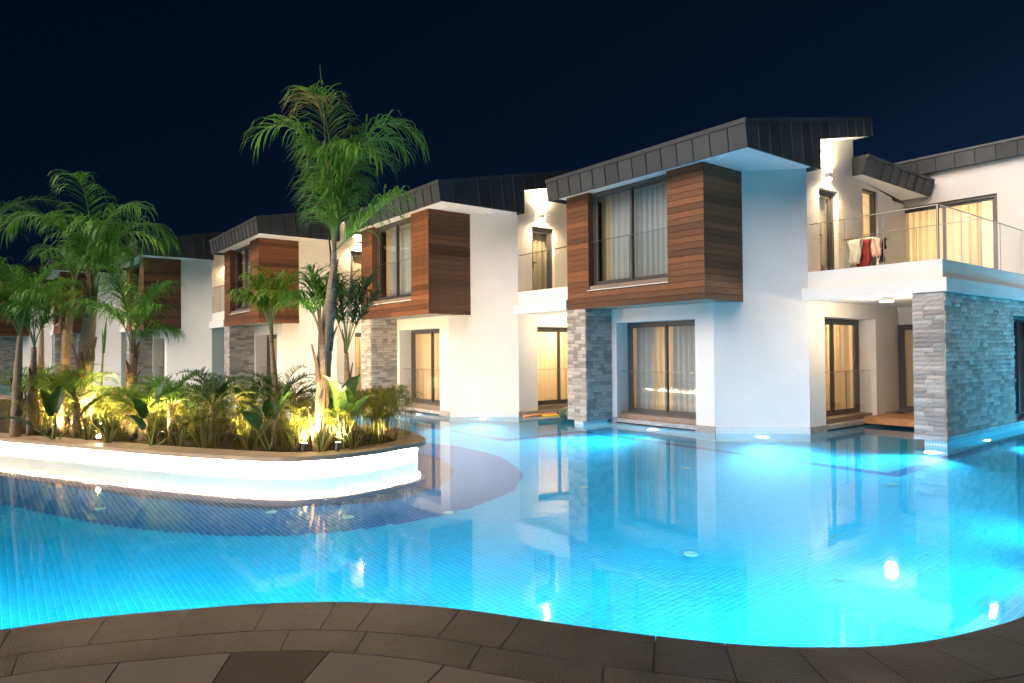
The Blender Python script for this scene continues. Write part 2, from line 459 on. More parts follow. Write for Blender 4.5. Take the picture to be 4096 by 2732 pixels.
def brick_wall(P, fr, length, z0, z1, seed, row=0.082, budget=300, lw=(0.13, 0.30), skip=None):
    """split-face stones laid in courses on a wall frame; single parts up to the budget, the rest joined"""
    rng = random.Random(seed); n = int(round((z1 - z0) / row)); rh = (z1 - z0) / n; made = 0; rest = MB()
    ang = math.atan2(fr[1][1], fr[1][0])
    flip = (fr[1][0] * fr[2][1] - fr[1][1] * fr[2][0]) < 0
    for j in range(n):
        s = 0.0
        while s < length - 1e-4:
            w = rng.uniform(*lw)
            if length - s - w < lw[0] * 0.8: w = length - s
            zz = z0 + j * rh
            if not (skip and skip(s + w / 2, zz + rh / 2)):
                pos = fp(fr, s + 0.002, rng.uniform(-0.006, 0.012), zz + 0.002)
                k = rng.randrange(6); sc = (w - 0.004, 1.0 * (-1 if flip else 1), rh - 0.004)
                if made < budget:
                    o = link('brick', BRICK_ME[k], P, pos, (0, 0, ang)); o.scale = sc; made += 1
                else:
                    mt = Matrix.Translation(pos) @ Matrix.Rotation(ang, 4, 'Z') @ Matrix.Diagonal((*sc, 1))
                    i0 = len(rest.v); rest.v += [tuple(mt @ Vector(q)) for q in BRICKS[k].v]
                    rest.f += [tuple(i0 + q for q in f) for f in BRICKS[k].f]; rest.mi += BRICKS[k].mi
            s += w
    if rest.f: tag(rest.build('stone_courses', M_BRICK, P), kind='stuff')
    return made

# ---------------------------------------------------------------- one house of the row
FA = ((0, 0), (1, 0), (0, 1))                                   # walls facing the pool: along a, inward b
def frA(a, b): return ((a, b), (1, 0), (0, 1))
def frB(a, b): return ((a, b), (0, 1), (-1, 0))                  # side walls: along b, inward -a
r2 = math.sqrt(0.5)
P1 = (-0.43, 0.873); P2 = (0.914, 2.2)
CH_L = math.hypot(P2[0] - P1[0], P2[1] - P1[1]); CH_U = ((P2[0] - P1[0]) / CH_L, (P2[1] - P1[1]) / CH_L)
FRC = (P1, CH_U, (-CH_U[1], CH_U[0]))
FLOOR_Z = 2.73
SLOPE = 1.0 / 4.87
def roof_under(b): return 5.976 + (b - 2.2) * 0.216

def build_house():
    H = empty('house', house_loc(1), ROTZ)
    # ---- walls, white render
    w = MB()
    A = frA(0, 0.873)
    w.obox(A, -3.95, -3.19, 0, 0.40, 0.13, FLOOR_Z); w.obox(A, -0.90, -0.43, 0, 0.40, 0.13, FLOOR_Z)
    w.obox(A, -3.19, -0.90, 0, 0.40, 2.41, FLOOR_Z)
    ch0 = 0.61
    w.quad([fp(FRC, 0, 0, 0.13), fp(FRC, CH_L, 0, 0.13), fp(FRC, CH_L, 0, 5.46), fp(FRC, ch0 - .03, 0, 5.46), fp(FRC, ch0 - .03, 0, FLOOR_Z - .003), fp(FRC, 0, 0, FLOOR_Z - .003)])
    w.quad([fp(FRC, 0.2, 0.38, 0.13), fp(FRC, CH_L - .2, 0.38, 0.13), fp(FRC, CH_L - .2, 0.38, 5.46), fp(FRC, 0.2, 0.38, 5.46)])
    B = frB(0.914, 0)
    T = 0.39
    w.obox(B, 2.2, 2.85, 0.0, T, 0.13, 2.95); w.obox(B, 5.19, 6.18, 0.0, T, 0.13, 2.95); w.obox(B, 2.85, 5.19, 0.0, T, 2.41, 2.95)
    # smooth upper rear part with the slit window
    w.obox(B, 4.23, 4.65, 0.004, T, 2.95, 5.62, 0, None, 5.56)
    w.obox(B, 4.65, 5.40, 0, T, 5.41, 5.56, 0, None, 5.46); w.obox(B, 4.65, 5.40, 0, T, 2.95, 3.28)
    w.obox(B, 5.40, 6.18, 0, T, 2.95, 5.46, 0, None, 5.36)
    # back and far side of the house
    w.box(-3.95, -3.70, 1.28, 11.0, 0.13, 5.40); w.box(-3.70, 0.914, 10.75, 11.0, 0.13, 5.40)
    w.box(0.664, 0.914, 6.185, 10.75, 0.13, 5.30)
    w.build('wall', M_WALL, H)
    # rough stucco beside the balcony door
    w = MB()
    w.obox(B, 2.2, 2.70, 0, T, 2.953, roof_under(2.2), 0, None, roof_under(2.70))
    w.obox(B, 2.70, 3.50, 0, T, 5.14, roof_under(2.70), 0, None, roof_under(3.50)); w.obox(B, 2.70, 3.50, 0, T, 2.953, 3.28)
    w.obox(B, 3.50, 4.23, 0, T, 2.953, roof_under(3.50), 0, None, roof_under(4.23))
    w.obox(B, 4.232, 4.648, -0.0015, 0.003, 2.953, 5.60, 0, None, 5.55)
    w.build('stucco_wall', M_ROUGH, H)
    # ---- stone strips and mosaic at the waterline
    for f_, q in ((A, (-3.34, -3.19, -0.03, 0.0, -0.02, 0.14)), (A, (-0.90, -0.40, -0.03, 0, -0.02, 0.14)), (B, (2.17, 2.85, -0.03, 0, -0.02, 0.14)), (B, (5.19, 5.40, -0.03, 0, -0.02, 0.14))):
        MB().obox(f_, *q).build('plinth_stone', M_MARBLE, H)
    for f_, q0, q1 in ((A, -3.188, -0.902), (B, 2.852, 5.188)):
        for k in range(3):
            a_, b_ = q0 + (q1 - q0) * k / 3, q0 + (q1 - q0) * (k + 1) / 3
            MB().obox(f_, a_ + .002, b_ - .002, -0.02, 0.42, 0.035, 0.125).build('sill_stone', M_MARBLE, H)
        MB().obox(f_, q0, q1, 0.012, 0.45, -0.03, 0.033).build('overflow_gap', M_BLACK, H)
    t = MB()
    t.quad([fp(A, -3.95, 0.006, -1.2), fp(A, -0.43, 0.006, -1.2), fp(A, -0.43, 0.006, 0.0), fp(A, -3.95, 0.006, 0.0)])
    t.obox(FRC, 0.012, CH_L - 0.012, -0.028, 0.1, -1.2, 0.135)
    t.quad([fp(B, 2.2, 0.006, -1.2), fp(B, 6.3, 0.006, -1.2), fp(B, 6.3, 0.006, 0.0), fp(B, 2.2, 0.006, 0.0)])
    t.build('pool_base', M_TILEW, H, uv=True)
    # ---- ground floor windows
    fr = frA(-3.19, 0.873)
    win = sliding_window(H, fr, 2.29, 0.24, 2.41, 0.40, divider=0.5, front=0)
    MB().obox(fr, 0.004, 2.286, 0.10, 0.52, 0.128, 0.238).build('metal_sill', M_SILL, win)
    glass_rail(H, fr, 0.004, 2.286, 0.125, 0.24, 1.255, [1.16], 0.018)
    fr = frB(0.914, 2.85)
    win = sliding_window(H, fr, 2.34, 0.24, 2.41, 0.385, divider=0.5, front=1)
    MB().obox(fr, 0.004, 2.336, 0.10, 0.50, 0.128, 0.238).build('metal_sill', M_SILL, win)
    glass_rail(H, fr, 0.004, 2.336, 0.135, 0.24, 1.24, [1.17], 0.018)
    # ---- rooms
    rm = MB()
    RP = [(-3.69, 1.29), (-0.30, 1.29), (0.52, 2.10), (0.52, 6.15), (-3.69, 6.15)]
    rm.prism(RP, 0.13, 0.20)
    rm.build('room_floor', M_FLOORIN, H)
    rm = MB()
    rm.prism(RP, 2.62, 2.70); rm.box(-3.69, 0.50, 6.02, 6.15, 0.2, 5.38)
    rm.box(-3.69, -3.64, 1.30, 6.02, 0.2, 5.38); rm.box(-1.42, -1.34, 2.9, 6.02, 0.2, 2.62)
    rm.prism([(-3.80, 0.20), (-0.18, 0.20), (-0.18, 1.25), (0.52, 2.10), (0.52, 6.15), (-3.80, 6.15)], 2.92, 3.0)
    rm.box(-1.42, -1.34, 3.0, 6.02, 3.0, 5.38)
    rm.box(-1.33, 0.52, 3.95, 4.0, 3.0, 5.38)  # added unseen partition, keeps the slit room's lamp off the balcony door
    rm.build('room_wall', M_ROOM, H)
    # ---- timber box upstairs
    core = MB()
    core.box(-3.93, -3.23, 0.022, 0.16, 2.78, 5.44); core.box(-0.90, -0.022, 0.022, 0.20, 2.78, 5.44)
    core.box(-3.23, -0.90, 0.022, 0.16, 2.78, 3.13)
    core.box(-0.18, -0.022, 0.20, 1.28, 2.78, 5.44); core.box(-3.93, -3.80, 0.16, 1.27, 2.78, 5.44)
    box = core.build('timber_box', M_WOODCORE, H)
    rows = 21; zt, zb = 5.44, 2.73; rh = (zt - zb) / rows
    PM = {}
    def plank(L_, key):
        k = (round(L_, 3), key)
        if k not in PM:
            b = MB(); hh = rh - 0.005; c = 0.004
            b.v = [(0, 0.02, 0), (L_, 0.02, 0), (L_, 0.02, hh), (0, 0.02, hh), (0, c, 0), (L_, c, 0), (L_, 0, c), (0, 0, c), (L_, 0, hh - c), (0, 0, hh - c), (L_, c, hh), (0, c, hh)]
            b.f = [(4, 5, 6, 7), (7, 6, 8, 9), (9, 8, 10, 11), (0, 1, 5, 4), (11, 10, 2, 3), (0, 4, 7, 9, 11, 3), (1, 2, 10, 8, 6, 5)]
            b.mi = [0] * 7
            PM[k] = b.mesh('plank', M_PLANK)
        return PM[k]
    rng = random.Random(3)
    def put(a, b, z, L_, ang):
        o = link('plank', plank(L_, 0), box, (a, b, z), (0, 0, ang))
        return o
    for j in range(rows):
        z = zb + j * rh
        if z + rh < 3.15:
            cut = rng.choice([1.3, 1.9, 2.5, 3.0])
            put(-3.95, 0, z, cut - 0.002, 0); put(-3.95 + cut, 0, z, 3.948 - cut, 0)
        else:
            put(-3.95, 0, z, 0.71, 0); put(-0.90, 0, z, 0.898, 0)
        put(0, 0.001, z, 1.318, math.pi / 2)
        # left reveal of the opening
    MB().box(-3.238, -3.222, 0.001, 0.16, 3.15, 5.44).build('reveal_board', M_PLANK, box)
    MB().box(-0.905, -0.892, 0.001, 0.16, 3.15, 5.44).build('reveal_board', M_PLANK, box)
    b = MB()
    b.quad([(-3.93, 0.02, 2.735), (-0.02, 0.02, 2.735), (-0.02, 1.285, 2.735), (-0.43, 0.876, 2.735), (-3.93, 0.876, 2.735)][::-1])
    b.build('underside_board', M_SOFFBOARD, box)
    fr = frA(-3.222, 0)
    win = sliding_window(H, fr, 2.317, 3.25, 5.435, 0.165, divider=0.5, front=0)
    s = MB(); s.obox(fr, 0.0, 2.317, 0.03, 0.30, 3.155, 3.248); s.build('metal_sill', M_SILL, win)
    MB().obox(fr, -0.03, 2.335, -0.025, 0.2, 3.134, 3.152).build('drip_edge', M_WHITEP, win)
    glass_rail(H, fr, 0.01, 2.307, 0.085, 3.25, 4.29, [1.2], 0.018)
    # ---- upstairs door and slit window beside the balcony
    fr = frB(0.914, 2.70)
    f = MB(); f.obox(fr, 0, 0.07, 0.10, 0.22, 3.28, 5.14); f.obox(fr, 0.73, 0.80, 0.10, 0.22, 3.28, 5.14); f.obox(fr, 0.07, 0.73, 0.10, 0.22, 5.06, 5.14)
    door = f.build('balcony_door', M_FRAME, H)
    g = MB(); g.obox(fr, 0.075, 0.135, 0.13, 0.18, 3.29, 5.055); g.obox(fr, 0.665, 0.725, 0.13, 0.18, 3.29, 5.055)
    g.obox(fr, 0.135, 0.665, 0.13, 0.18, 4.99, 5.055); g.obox(fr, 0.135, 0.665, 0.13, 0.18, 3.29, 3.38); g.build('sash', M_FRAME, door)
    MB().obox(fr, 0.135, 0.665, 0.152, 0.160, 3.38, 4.99).build('pane', M_GLASS, door)
    hd = MB(); hd.obox(fr, 0.085, 0.115, 0.085, 0.13, 4.02, 4.20); hd.obox(fr, 0.085, 0.21, 0.065, 0.085, 4.14, 4.165); hd.build('handle', M_CABLE, door)
    fr = frB(0.914, 4.65)
    sliding_window(H, fr, 0.75, 3.28, 5.41, 0.05, sashes=1, th=0.055)
    # ---- roof: wedge, fascia of standing-seam sheets, white soffits
    a0, a1 = -4.20, 1.223
    r = MB()
    r.bzprism([(-0.40, 5.84), (-0.335, 5.45), (2.16, 5.45), (2.16, 5.99), (4.46, 6.487), (4.395, 6.84)], a0 + 0.03, a1 - 0.03)
    roof = r.build('roof', M_ZINCCAP, H)
    so = MB()
    so.quad([(a0 + .06, -0.31, 5.442), (a0 + .06, 2.16, 5.442), (a1 - .06, 2.16, 5.442), (a1 - .06, -0.31, 5.442)])
    so.quad([(0.95 - 1.8, 2.20, roof_under(2.2) + .004), (0.95 - 1.8, 4.44, roof_under(4.44) + .004), (a1 - .035, 4.44, roof_under(4.44) + .004), (a1 - .035, 2.20, roof_under(2.2) + .004)])
    so.build('soffit', M_SOFFIT, roof)
    nF = 14; wF = (a1 - a0) / nF
    pm = MB(); pm.hexa([(0.002, 0.0, -0.44), (wF - .002, 0, -0.44), (wF - .002, .03, -0.44), (0.002, .03, -0.44), (0.002, 0, 0), (wF - .002, 0, 0), (wF - .002, .03, 0), (0.002, .03, 0)])
    pm.box(wF - 0.012, wF + 0.008, -0.022, 0.002, -0.44, -0.002)
    me = pm.mesh('fascia_sheet', M_ZINC)
    tilt = math.atan2(0.068, 0.50)
    for i in range(nF):
        link('fascia_sheet', me, roof, (a0 + i * wF, -0.430, 5.795), (tilt, 0, 0))
    cap = MB(); cap.hexa([(a0, -0.372, 5.36), (a1, -0.372, 5.36), (a1, -0.33, 5.362), (a0, -0.33, 5.362), (a0, -0.374, 5.375), (a1, -0.374, 5.375), (a1, -0.33, 5.375), (a0, -0.33, 5.375)])
    cap.hexa([(a0 - .012, -0.447, 5.785), (a1 + .012, -0.447, 5.785), (a1 + .012, -0.40, 5.785), (a0 - .012, -0.40, 5.785), (a0 - .012, -0.455, 5.868), (a1 + .012, -0.455, 5.868), (a1 + .012, -0.40, 5.868), (a0 - .012, -0.40, 5.868)])
    cap.bzprism([(-0.399, 5.868), (-0.395, 5.79), (4.41, 6.79), (4.41, 6.875)], a1 - 0.02, a1 + 0.016)
    cap.bzprism([(-0.399, 5.868), (-0.395, 5.79), (4.41, 6.79), (4.41, 6.875)], a0 - 0.016, a0 + 0.02)
    cap.build('edge_cap', M_ZINCCAP, roof)
    sh = 0.137                                                    # seams lean with the roof pitch
    nS = 13; bs0, bs1 = -0.435, 4.42
    for side, aa, dirn in ((1, a1, 1), (0, a0, -1)):
        for i in range(nS):
            b0 = bs0 + (bs1 - bs0) * i / nS; b1 = bs0 + (bs1 - bs0) * (i + 1) / nS
            def ends(bt):
                ztop = 5.855 + (bt + 0.44) * SLOPE - 0.055
                zlow = 5.36; bl = bt + (ztop - zlow) * sh
                if bl > 2.205:
                    zlow = roof_under(bt + .06) - 0.004; bl = bt + (ztop - zlow) * sh
                return (bt, ztop), (bl, zlow)
            (bt0, zt0), (bl0, zl0) = ends(b0 + .002); (bt1, zt1), (bl1, zl1) = ends(b1 - .002)
            m = MB()
            lo = [(bl0, zl0), (bl1, zl1)]
            if zl1 - zl0 > 0.3:                                   # the sheet where the wedge steps up
                bq = 2.2
                pts = [(bl0, zl0), (bq, 5.36), (bq, roof_under(bq)), (bl1, zl1), (bt1, zt1), (bt0, zt0)]
            else: pts = [(bl0, zl0), (bl1, zl1), (bt1, zt1), (bt0, zt0)]
            m.bzprism(pts, min(aa, aa - dirn * 0.028), max(aa, aa - dirn * 0.028))
            d = 0.010
            m.bzprism([(bl1 - d, zl1), (bl1 + d, zl1), (bt1 + d, zt1), (bt1 - d, zt1)], min(aa, aa + dirn * 0.022), max(aa, aa + dirn * 0.022))
            m.build('fascia_sheet', M_ZINC, roof)
    st = MB(); st.bzprism([(2.165, 5.362), (2.20, 5.362), (2.20, 5.97), (2.165, 5.97)], 0.93, a1 - 0.03); st.build('step_flashing', M_ZINC, roof)
    # ---- low rear roof with its own fascia
    lo = MB(); b0, b1 = 4.18, 6.70
    ztop = lambda b: 5.99 - (b - b0) * 0.104
    zbt = lambda b: 5.59 - (b - b0) * 0.091
    abt = lambda b: 1.14 + (b - b0) * 0.153                        # the eave flares outwards to the rear
    atp = lambda b: 1.235 + (b - b0) * 0.153
    lo.bzprism([(b0 + .03, zbt(b0) + .01), (b1 + 4.3, zbt(b1) - .1), (b1 + 4.3, ztop(b1) - .1), (b0 + .03, ztop(b0) - .01)], -4.1, 0.9)
    lo.hexa([(0.9, b0 + .03, zbt(b0) + .01), (abt(b0) - .01, b0 + .03, zbt(b0) + .01), (abt(b1) - .01, b1 - .02, zbt(b1) + .01), (0.9, b1 - .02, zbt(b1) + .01),
             (0.9, b0 + .03, ztop(b0) - .01), (atp(b0) - .04, b0 + .03, ztop(b0) - .01), (atp(b1) - .04, b1 - .02, ztop(b1) - .01), (0.9, b1 - .02, ztop(b1) - .01)])
    lr = lo.build('rear_roof', M_ZINCCAP, H)
    so = MB(); so.quad([(0.915, b0 + .03, zbt(b0) + .004), (abt(b0) - .02, b0 + .03, zbt(b0) + .004), (abt(b1) - .02, b1 - .03, zbt(b1) + .004), (0.915, b1 - .03, zbt(b1) + .004)]); so.build('soffit', M_SOFFIT, lr)
    MB().hexa([(0.916, b0, zbt(b0)), (abt(b0), b0, zbt(b0)), (abt(b0), b0 + .028, zbt(b0)), (0.916, b0 + .028, zbt(b0)), (0.916, b0, ztop(b0) - .05), (atp(b0), b0, ztop(b0) - .05), (atp(b0), b0 + .028, ztop(b0) - .05), (0.916, b0 + .028, ztop(b0) - .05)]).build('end_sheet', M_ZINC, lr)
    nL = 8
    for i in range(nL):
        q0 = b0 + .03 + (b1 - b0 - .03) * i / nL; q1 = b0 + .03 + (b1 - b0 - .03) * (i + 1) / nL
        m = MB()
        def slab_(y0, y1, o0, o1):
            m.hexa([(abt(y0) + o0, y0, zbt(y0)), (abt(y0) + o1, y0, zbt(y0)), (abt(y1) + o1, y1, zbt(y1)), (abt(y1) + o0, y1, zbt(y1)), (atp(y0) + o0, y0, ztop(y0) - .05), (atp(y0) + o1, y0, ztop(y0) - .05), (atp(y1) + o1, y1, ztop(y1) - .05), (atp(y1) + o0, y1, ztop(y1) - .05)])
        slab_(q0 + .002, q1 - .002, -.028, 0.0); slab_(q1 - .012, q1 + .010, -.005, .022)
        m.build('fascia_sheet', M_ZINC, lr)
    c = MB(); c.hexa([(0.916, b0 - .012, ztop(b0) - .049), (atp(b0) + .03, b0 - .012, ztop(b0) - .049), (atp(b1) + .03, b1, ztop(b1) - .049), (0.916, b1, ztop(b1) - .049), (0.916, b0 - .012, ztop(b0) + .012), (atp(b0) + .045, b0 - .012, ztop(b0) + .012), (atp(b1) + .045, b1, ztop(b1) + .012), (0.916, b1, ztop(b1) + .012)])
    c.build('edge_cap', M_ZINCCAP, lr)
    # ---- stone column under the box
    ccore = MB(); ccore.box(-3.95, -3.37, 0.03, 0.90, 0.10, FLOOR_Z - .004)
    colm = ccore.build('stone_column', M_MORTAR, H)
    pl = MB(); pl.box(-3.985, -3.335, -0.008, 0.86, 0.092, 0.184); pl.build('plinth', M_MARBLE, colm)
    pr = MB(); pr.box(-3.80, -3.50, 0.05, 0.86, -1.2, 0.090); pr.build('pier', M_TILEW, colm, uv=True)
    brick_wall(colm, frA(-3.98, 0.012), 0.635, 0.186, FLOOR_Z - .003, 11, budget=140)
    brick_wall(colm, frB(-3.352, 0.012), 0.86, 0.186, FLOOR_Z - .003, 12, budget=160)
    # ---- wall lamp over the balcony door
    fr = frB(0.914, 3.02)
    wlp = MB(); wlp.obox(fr, -0.05, 0.05, -0.10, -0.0, 5.36, 5.48); wlp.obox(fr, -0.02, 0.02, -0.02, 0.0, 5.33, 5.51)
    lamp = wlp.build('wall_lamp', M_WHITEP, H)
    g = MB(); g.obox(fr, -0.04, 0.04, -0.09, -0.015, 5.481, 5.52); g.obox(fr, -0.04, 0.04, -0.09, -0.015, 5.32, 5.359); g.build('glow_glass', M_BULB, lamp)
    light('wall_lamp_beam', 'SPOT', lamp, (1.05, 3.02, 5.53), 34, WARM, (math.pi, 0, 0), spot_size=R(160), spot_blend=0.9, shadow_soft_size=0.04)
    light('wall_lamp_beam', 'SPOT', lamp, (1.05, 3.02, 5.31), 60, WARM, (0, 0, 0), spot_size=R(165), spot_blend=0.9, shadow_soft_size=0.04)
    # ---- underwater lamps set in the base
    for (a, b, nx, ny) in ((0.242 + 0.03, 1.537 - 0.03, CH_U[1], -CH_U[0]), (-2.05, 0.873, 0, -1)):
        pl_ = MB(); q = Vector((nx, ny, 0)); c0 = Vector((a, b, -0.42)) + q * 0.006
        ux = Vector((-ny, nx, 0)); uz = Vector((0, 0, 1))
        for r_out, r_in, d, mt in ((0.13, 0.095, 0.022, 0),):
            n_ = 20; i0 = len(pl_.v)
            for k in range(n_):
                an = 2 * math.pi * k / n_; e_ = ux * math.cos(an) + uz * math.sin(an)
                pl_.v += [tuple(c0 + e_ * r_out), tuple(c0 + e_ * r_in + q * d)]
            for k in range(n_):
                k2 = (k + 1) % n_
                pl_.f.append((i0 + 2 * k, i0 + 2 * k2, i0 + 2 * k2 + 1, i0 + 2 * k + 1)); pl_.mi.append(0)
        po = pl_.build('pool_lamp', M_WHITEP, H)
        gl = MB(); gl.quad([tuple(c0 + (ux * math.cos(2 * math.pi * k / 20) + uz * math.sin(2 * math.pi * k / 20)) * 0.095 + q * 0.020) for k in range(20)])
        gl.build('lens', M_POOLGLOW, po)
        ang = math.atan2(ny, nx)
        lo_ = link('pool_lamp_beam', bpy.data.lights.new('pool_lamp_beam', 'SPOT'), po, tuple(c0 + q * 0.08))
        lo_.data.energy = POOL_W * 1.6; lo_.data.color = POOL_COLOR; lo_.data.spot_size = R(130); lo_.data.spot_blend = 1.0; lo_.data.shadow_soft_size = 0.09
        lo_.rotation_euler = (R(86), 0, ang - math.pi / 2)
        light('pool_lamp_beam', 'SPOT', po, tuple(c0 + q * 0.09), THROW_W * 1.5, POOL_COLOR, (R(85), 0, ang - math.pi / 2), spot_size=R(75), spot_blend=1.0, shadow_soft_size=0.09)
    return H

def room_lights(H, e_front=1.0, e_side=1.0, e_up=1.0, e_slit=1.0):
    light('room_lamp', 'POINT', H, (-2.2, 3.4, 2.25), ROOM_W * e_front, WARM, shadow_soft_size=0.15)
    light('room_lamp', 'POINT', H, (-0.4, 4.0, 2.2), ROOM_W * e_side, WARM, shadow_soft_size=0.15)
    light('room_lamp', 'POINT', H, (-2.4, 3.6, 5.0), ROOM_W * 0.6 * e_up, WARM, shadow_soft_size=0.15)
    light('room_lamp', 'POINT', H, (-0.4, 4.9, 4.9), ROOM_W * 0.8 * e_slit, WARM, shadow_soft_size=0.12)

def copy_tree(o, parent=None):
    c = o.copy(); COL.objects.link(c); c.parent = parent
    for ch in KIDS.get(o.name, []): copy_tree(ch, c)
    return c

H_PROTO = build_house()
KIDS = {}
for ob in COL.objects:
    if ob.parent: KIDS.setdefault(ob.parent.name, []).append(ob)
HOUSES = {1: H_PROTO}
for n in (2, 3, 4, 5, 6):
    h = copy_tree(H_PROTO); h.location = house_loc(n); HOUSES[n] = h
HG = "white pool houses in a staggered row"
HL = {1: "nearest white house, its timber box facing the open pool beside the drying rack balcony",
      2: "white house second from the right, timber box partly behind the tall palm",
      3: "white house in mid row with the small palm before its timber box",
      4: "white house fourth from the right with warm lit side wall behind the planter",
      5: "white house almost hidden behind the large palm at the left end",
      6: "farthest white house seen in scraps between the leftmost palms"}
for n, h in HOUSES.items(): tag(h, HL[n], "house", HG)
ROOMS = {1: (0.32, 0.7, 0.05, 1.0), 2: (0.8, 1.0, 0.06, 0.5), 3: (0.5, 0.5, 0.25, .3), 4: (0.3, 0.5, 0.1, .3), 5: (0.3, .3, .1, .1), 6: (.2, .2, .1, .1)}
for n, h in HOUSES.items(): room_lights(h, *ROOMS[n])

for n, k in ((2, .6), (3, .12), (4, .06), (5, .05), (6, .05)):
    for c in COL.objects:
        if c.type == 'LIGHT' and c.name.startswith('pool_lamp_beam') and c.parent and c.parent.parent == HOUSES[n]:
            c.data = c.data.copy(); c.data.energy *= k; c.data.color = (.75, .92, 1.0)
# balconies between one house and the next
def balcony(H, a_end, corner=False):
    A = frA(0, 2.11); b = MB()
    if corner:
        b.prism([(0.81, 2.11), (a_end, 2.11), (a_end, 8.2), (0.92, 8.2), (0.92, 2.21)], FLOOR_Z, 2.975)
        b.prism([(0.905, 2.2), (a_end - .09, 2.2), (a_end - .09, 8.2), (a_end - .27, 8.2), (a_end - .27, 2.38), (0.92, 2.38)], 2.975, 3.31)
        b.prism([(0.918, 2.38), (a_end - .27, 2.38), (a_end - .27, 8.2), (0.918, 8.2)], 2.975, 3.22)
    else:
        b.prism([(0.81, 2.11), (a_end, 2.11), (a_end, 6.46), (0.92, 6.46), (0.92, 2.21)], FLOOR_Z, 2.975)
        b.prism([(0.905, 2.2), (a_end, 2.2), (a_end, 2.38), (0.92, 2.38)], 2.975, 3.31)
        b.prism([(0.918, 2.38), (a_end, 2.38), (a_end, 6.46), (0.918, 6.46)], 2.975, 3.22)
        b.prism([(0.93, 6.47), (a_end, 6.47), (a_end, 6.7), (0.93, 6.7)], 0.2, 5.5)
    o = b.build('balcony', M_WALL, H)
    return o
for n in (2, 3, 4, 5, 6):
    h = HOUSES[n]; bo = balcony(h, 2.885)
    glass_rail(h, frA(0.93, 2.25), 0, 1.95, 0.0, 3.31, 4.30, [0.95], 0.024)
    lb = MB(); lb.lathe([(0.0, -0.05), (0.13, -0.05), (0.14, -0.04), (0.14, 0.0)], (1.9, 3.6, FLOOR_Z)); cl = lb.build('ceiling_lamp', M_WHITEP, h)
    g = MB(); g.lathe([(0.0, -0.055), (0.125, -0.052)], (1.9, 3.6, FLOOR_Z)); g.build('diffuser', M_CEILGLOW, cl)
    if n in (2, 3):
        light('ceiling_lamp_beam', 'POINT', cl, (1.9, 3.6, 2.55), {2: 30, 3: 18}[n], WARM, shadow_soft_size=0.10)
h1 = HOUSES[1]
bal1 = balcony(h1, 3.47, True)
rl = glass_rail(h1, frA(0.93, 2.25), 0, 2.40, 0.0, 3.31, 4.295, [0.72, 1.45], 0.020, post_at=[2.37])
glass_rail(h1, frB(3.33, 2.262), 0.0, 4.53, 0.0, 3.31, 4.29, [1.0, 2.0, 3.1], 0.020)
glass_rail(h1, frA(0.95, 4.45), 0.0, 2.36, 0.0, 3.225, 4.29, [1.15], 0.022)
lb = MB(); lb.lathe([(0.0, -0.085), (0.125, -0.085), (0.13, -0.08), (0.13, 0.0)], (2.22, 2.72, FLOOR_Z), 28); cl = lb.build('ceiling_lamp', M_WHITEP, h1)
g = MB(); g.lathe([(0.0, -0.092), (0.118, -0.089), (0.126, -0.06)], (2.22, 2.72, FLOOR_Z), 28); g.build('diffuser', M_CEILGLOW, cl)
light('ceiling_lamp_beam', 'POINT', cl, (2.22, 2.72, 2.52), 30, WARM, shadow_soft_size=0.10)
tag(cl, "round glowing ceiling lamp under the balcony")

# ---------------------------------------------------------------- the end house with the stone ground floor and roof terrace
E0 = empty('end_house', house_loc(1), ROTZ)
tag(E0, "end house at the right edge with blue lit stone ground floor and curtained terrace doors", "house")
AS = 3.415
core = MB(); core.box(2.93, AS - .03, 2.19, 5.80, 0.10, FLOOR_Z - .004); core.box(2.93, AS - .03, 7.4, 9.0, 0.10, FLOOR_Z - .004)
core.box(2.93, AS - .03, 5.80, 7.4, 2.44, FLOOR_Z - .004)
sw = core.build('stone_wall', M_MORTAR, E0)
n_b = brick_wall(sw, frA(2.89, 2.172), 0.513, 0.186, FLOOR_Z - .003, 21, budget=90, lw=(0.16, 0.34))
brick_wall(sw, frB(AS - .012, 2.172), 3.63, 0.186, FLOOR_Z - .003, 22, budget=210, lw=(0.14, 0.34))
brick_wall(sw, frB(AS - .012, 5.80), 3.0, 0.186, FLOOR_Z - .003, 23, budget=0, lw=(0.14, 0.34), skip=lambda s, z: 0.02 < s < 1.6 and 0.186 < z < 2.44)
MB().box(2.885, AS + .012, 2.15, 9.0, 0.10, 0.184).build('plinth', M_MARBLE, sw)
pr = MB(); pr.box(3.02, AS - .03, 2.26, 9.0, -1.2, 0.098); pr.build('pool_base', M_TILEW, sw, uv=True)
sliding_window(E0, frB(AS, 5.83), 1.5, 0.19, 2.42, 0.12)
MB().box(2.9, 2.96, 5.8, 7.4, 0.2, 2.44).build('dark_interior_panel', M_BLACK, E0)  # black panel stands in for the dark interior behind the window
